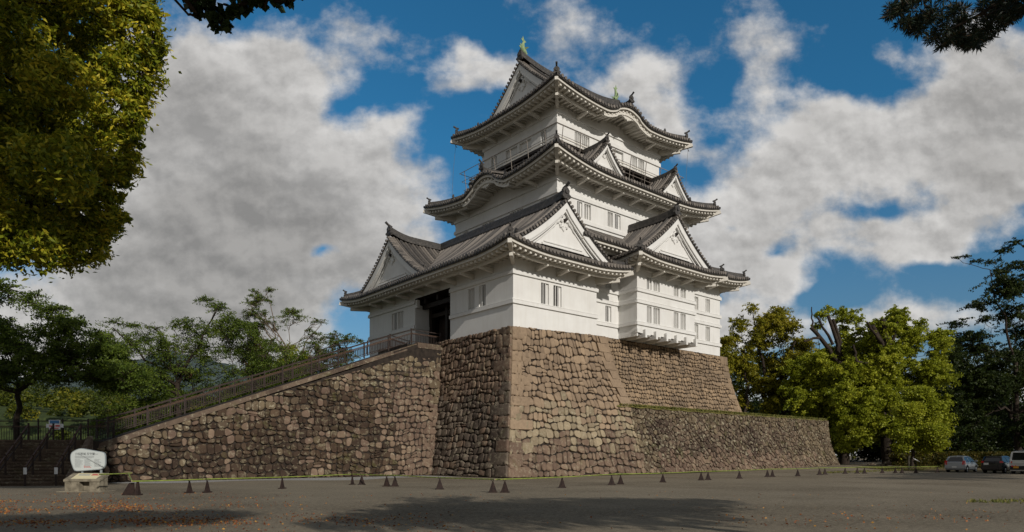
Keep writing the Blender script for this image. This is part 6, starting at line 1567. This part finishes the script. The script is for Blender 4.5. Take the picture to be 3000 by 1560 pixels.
tree('weeping yellow-green maple drooping beside the silver car',PX(2672,1374,78),PX(2685,1240,78),cl(L,77,.8,9),.26,32000,'lfCamphor',name='maple_tree',r0=.22,up=-.5,twn=5,shell=.4,dens=20,hang=1.5)
# spindly trunks and darker trees filling behind the grove
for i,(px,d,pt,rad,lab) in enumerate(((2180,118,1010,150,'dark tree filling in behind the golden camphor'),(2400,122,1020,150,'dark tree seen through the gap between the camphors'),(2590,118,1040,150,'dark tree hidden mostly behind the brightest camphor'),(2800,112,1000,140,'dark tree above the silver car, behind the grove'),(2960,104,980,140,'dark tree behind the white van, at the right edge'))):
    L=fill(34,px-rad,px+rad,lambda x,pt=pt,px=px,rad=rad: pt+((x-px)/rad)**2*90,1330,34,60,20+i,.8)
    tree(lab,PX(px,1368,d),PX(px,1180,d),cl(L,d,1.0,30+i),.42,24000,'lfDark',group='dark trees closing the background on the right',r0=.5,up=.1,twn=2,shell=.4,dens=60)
# airy dark tree at the right edge
rt_=interp([(2720,1130),(2740,1040),(2800,960),(2860,900),(2900,820),(2950,760),(3000,700),(3100,640),(3300,680)])
L=fill(150,2735,3330,rt_,1345,24,56,14,.5)+[(2800,756,11,.4),(2830,752,13,.4),(2860,765,15,.4),(2900,770,18,.4),(2940,735,26,.4),(2975,715,26,.4),(2930,800,30,.4),(2960,860,40,.4),(2860,900,30,.4),(2800,950,34,.4),(2760,1010,34,.4),(2740,1070,34,.4),(2850,985,40,.4)]
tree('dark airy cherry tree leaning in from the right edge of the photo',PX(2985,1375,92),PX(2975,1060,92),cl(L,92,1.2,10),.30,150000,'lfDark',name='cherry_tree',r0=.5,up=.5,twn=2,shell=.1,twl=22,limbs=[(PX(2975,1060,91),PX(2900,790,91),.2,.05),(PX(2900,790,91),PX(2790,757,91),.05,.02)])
def hedge():
    rr=random.Random(5); PT=[];k=0
    t=empty('clipped_hedge',PX(2860,1350,84),'long dark clipped hedge with a lit golden top behind the parked vehicles','hedge')
    for i in range(60):
        px=2620+i*9; 
        for j in range(3): PT.append(clump_pts(PX(px+rr.uniform(-6,6),1362-j*14,84+rr.uniform(-.8,.8))[:],(.75,.9,.5),260,.6))
    scatter_quads('foliage',np.concatenate(PT),.2,NR.uniform(0,1,260*180),M['hedge'],t,up=.3)
    b=MB(); 
    for i in range(24): branch(b,PX(2625+i*22,1372,84),PX(2625+i*22,1335,84),.06,.02,i,3,.05)
    b.build('stems',M['bark'],t,True)
hedge()
# ---- trees standing out of the picture whose shade falls into it
L=[((75+dx,0+dy,z),(r,r,r*.6)) for dx,dy,z,r in ((0,0,9,3.6),(-4,-2,8,3),(5,1,9,3.2),(2,-5,10,3.4),(-3,4,8.5,2.8),(9,-2,8.5,3),(6,-6,9.5,3),(-7,-5,7.5,2.6),(12,2,8,2.8),(1,3,11.5,3))]
tree('tree outside the right edge that shades the parked vehicles',(75,-1,0),(75,-1,7),L,.36,20000,'lfDark',r0=.4,twn=2)
L=[((58+dx,-12+dy,z),(r,r,r*.5)) for dx,dy,z,r in ((0,0,15,3.2),(-5,-2,14.5,3),(5,1,15,3.2),(-10,0,14,2.6),(10,-1,14.5,3),(15,0,15,3))]
tree('tree outside the right edge whose shade streaks the far ground',(58,-12,0),(58,-12,12),L,.36,14000,'lfDark',r0=.4,twn=2)
L=[]
for px_,py_ in [(x,y) for x in (-260,-130,0) for y in (-60,110,280,450,620)]+[(110,450),(110,600)]+[(190,560),(220,690),(300,650),(110,740),(-40,740),(330,560),(-380,200),(-380,500),(-250,740)]:
    c_=PX(px_,py_,22)-SUND*20.5; L.append((c_[:],(1.35,1.35,1.1)))  # unseen clumps added up-sun so their shade falls on the oak
tree('tall tree behind the viewpoint whose shade darkens the left part of the oak',(-7,1.5,0),(-5,5,15),L,.24,60000,'lfDark',r0=.3,twn=1,shell=.2)
L=[((-7+dx,17+dy,z),(r,r,r*.6)) for dx,dy,z,r in ((0,0,9,3.0),(-5,-2,8.5,3),(-9,2,9,3),(-4,5,8,2.6))]  # unseen crown added so its shade reaches the steps
tree('tree outside the left edge that darkens the steps',(-11,16,0),(-10,17,7),L,.24,22000,'lfDark',r0=.4,twn=2)
# render settings
sc.render.engine='CYCLES'; sc.cycles.max_bounces=6; sc.cycles.transparent_max_bounces=8; sc.cycles.use_denoising=True
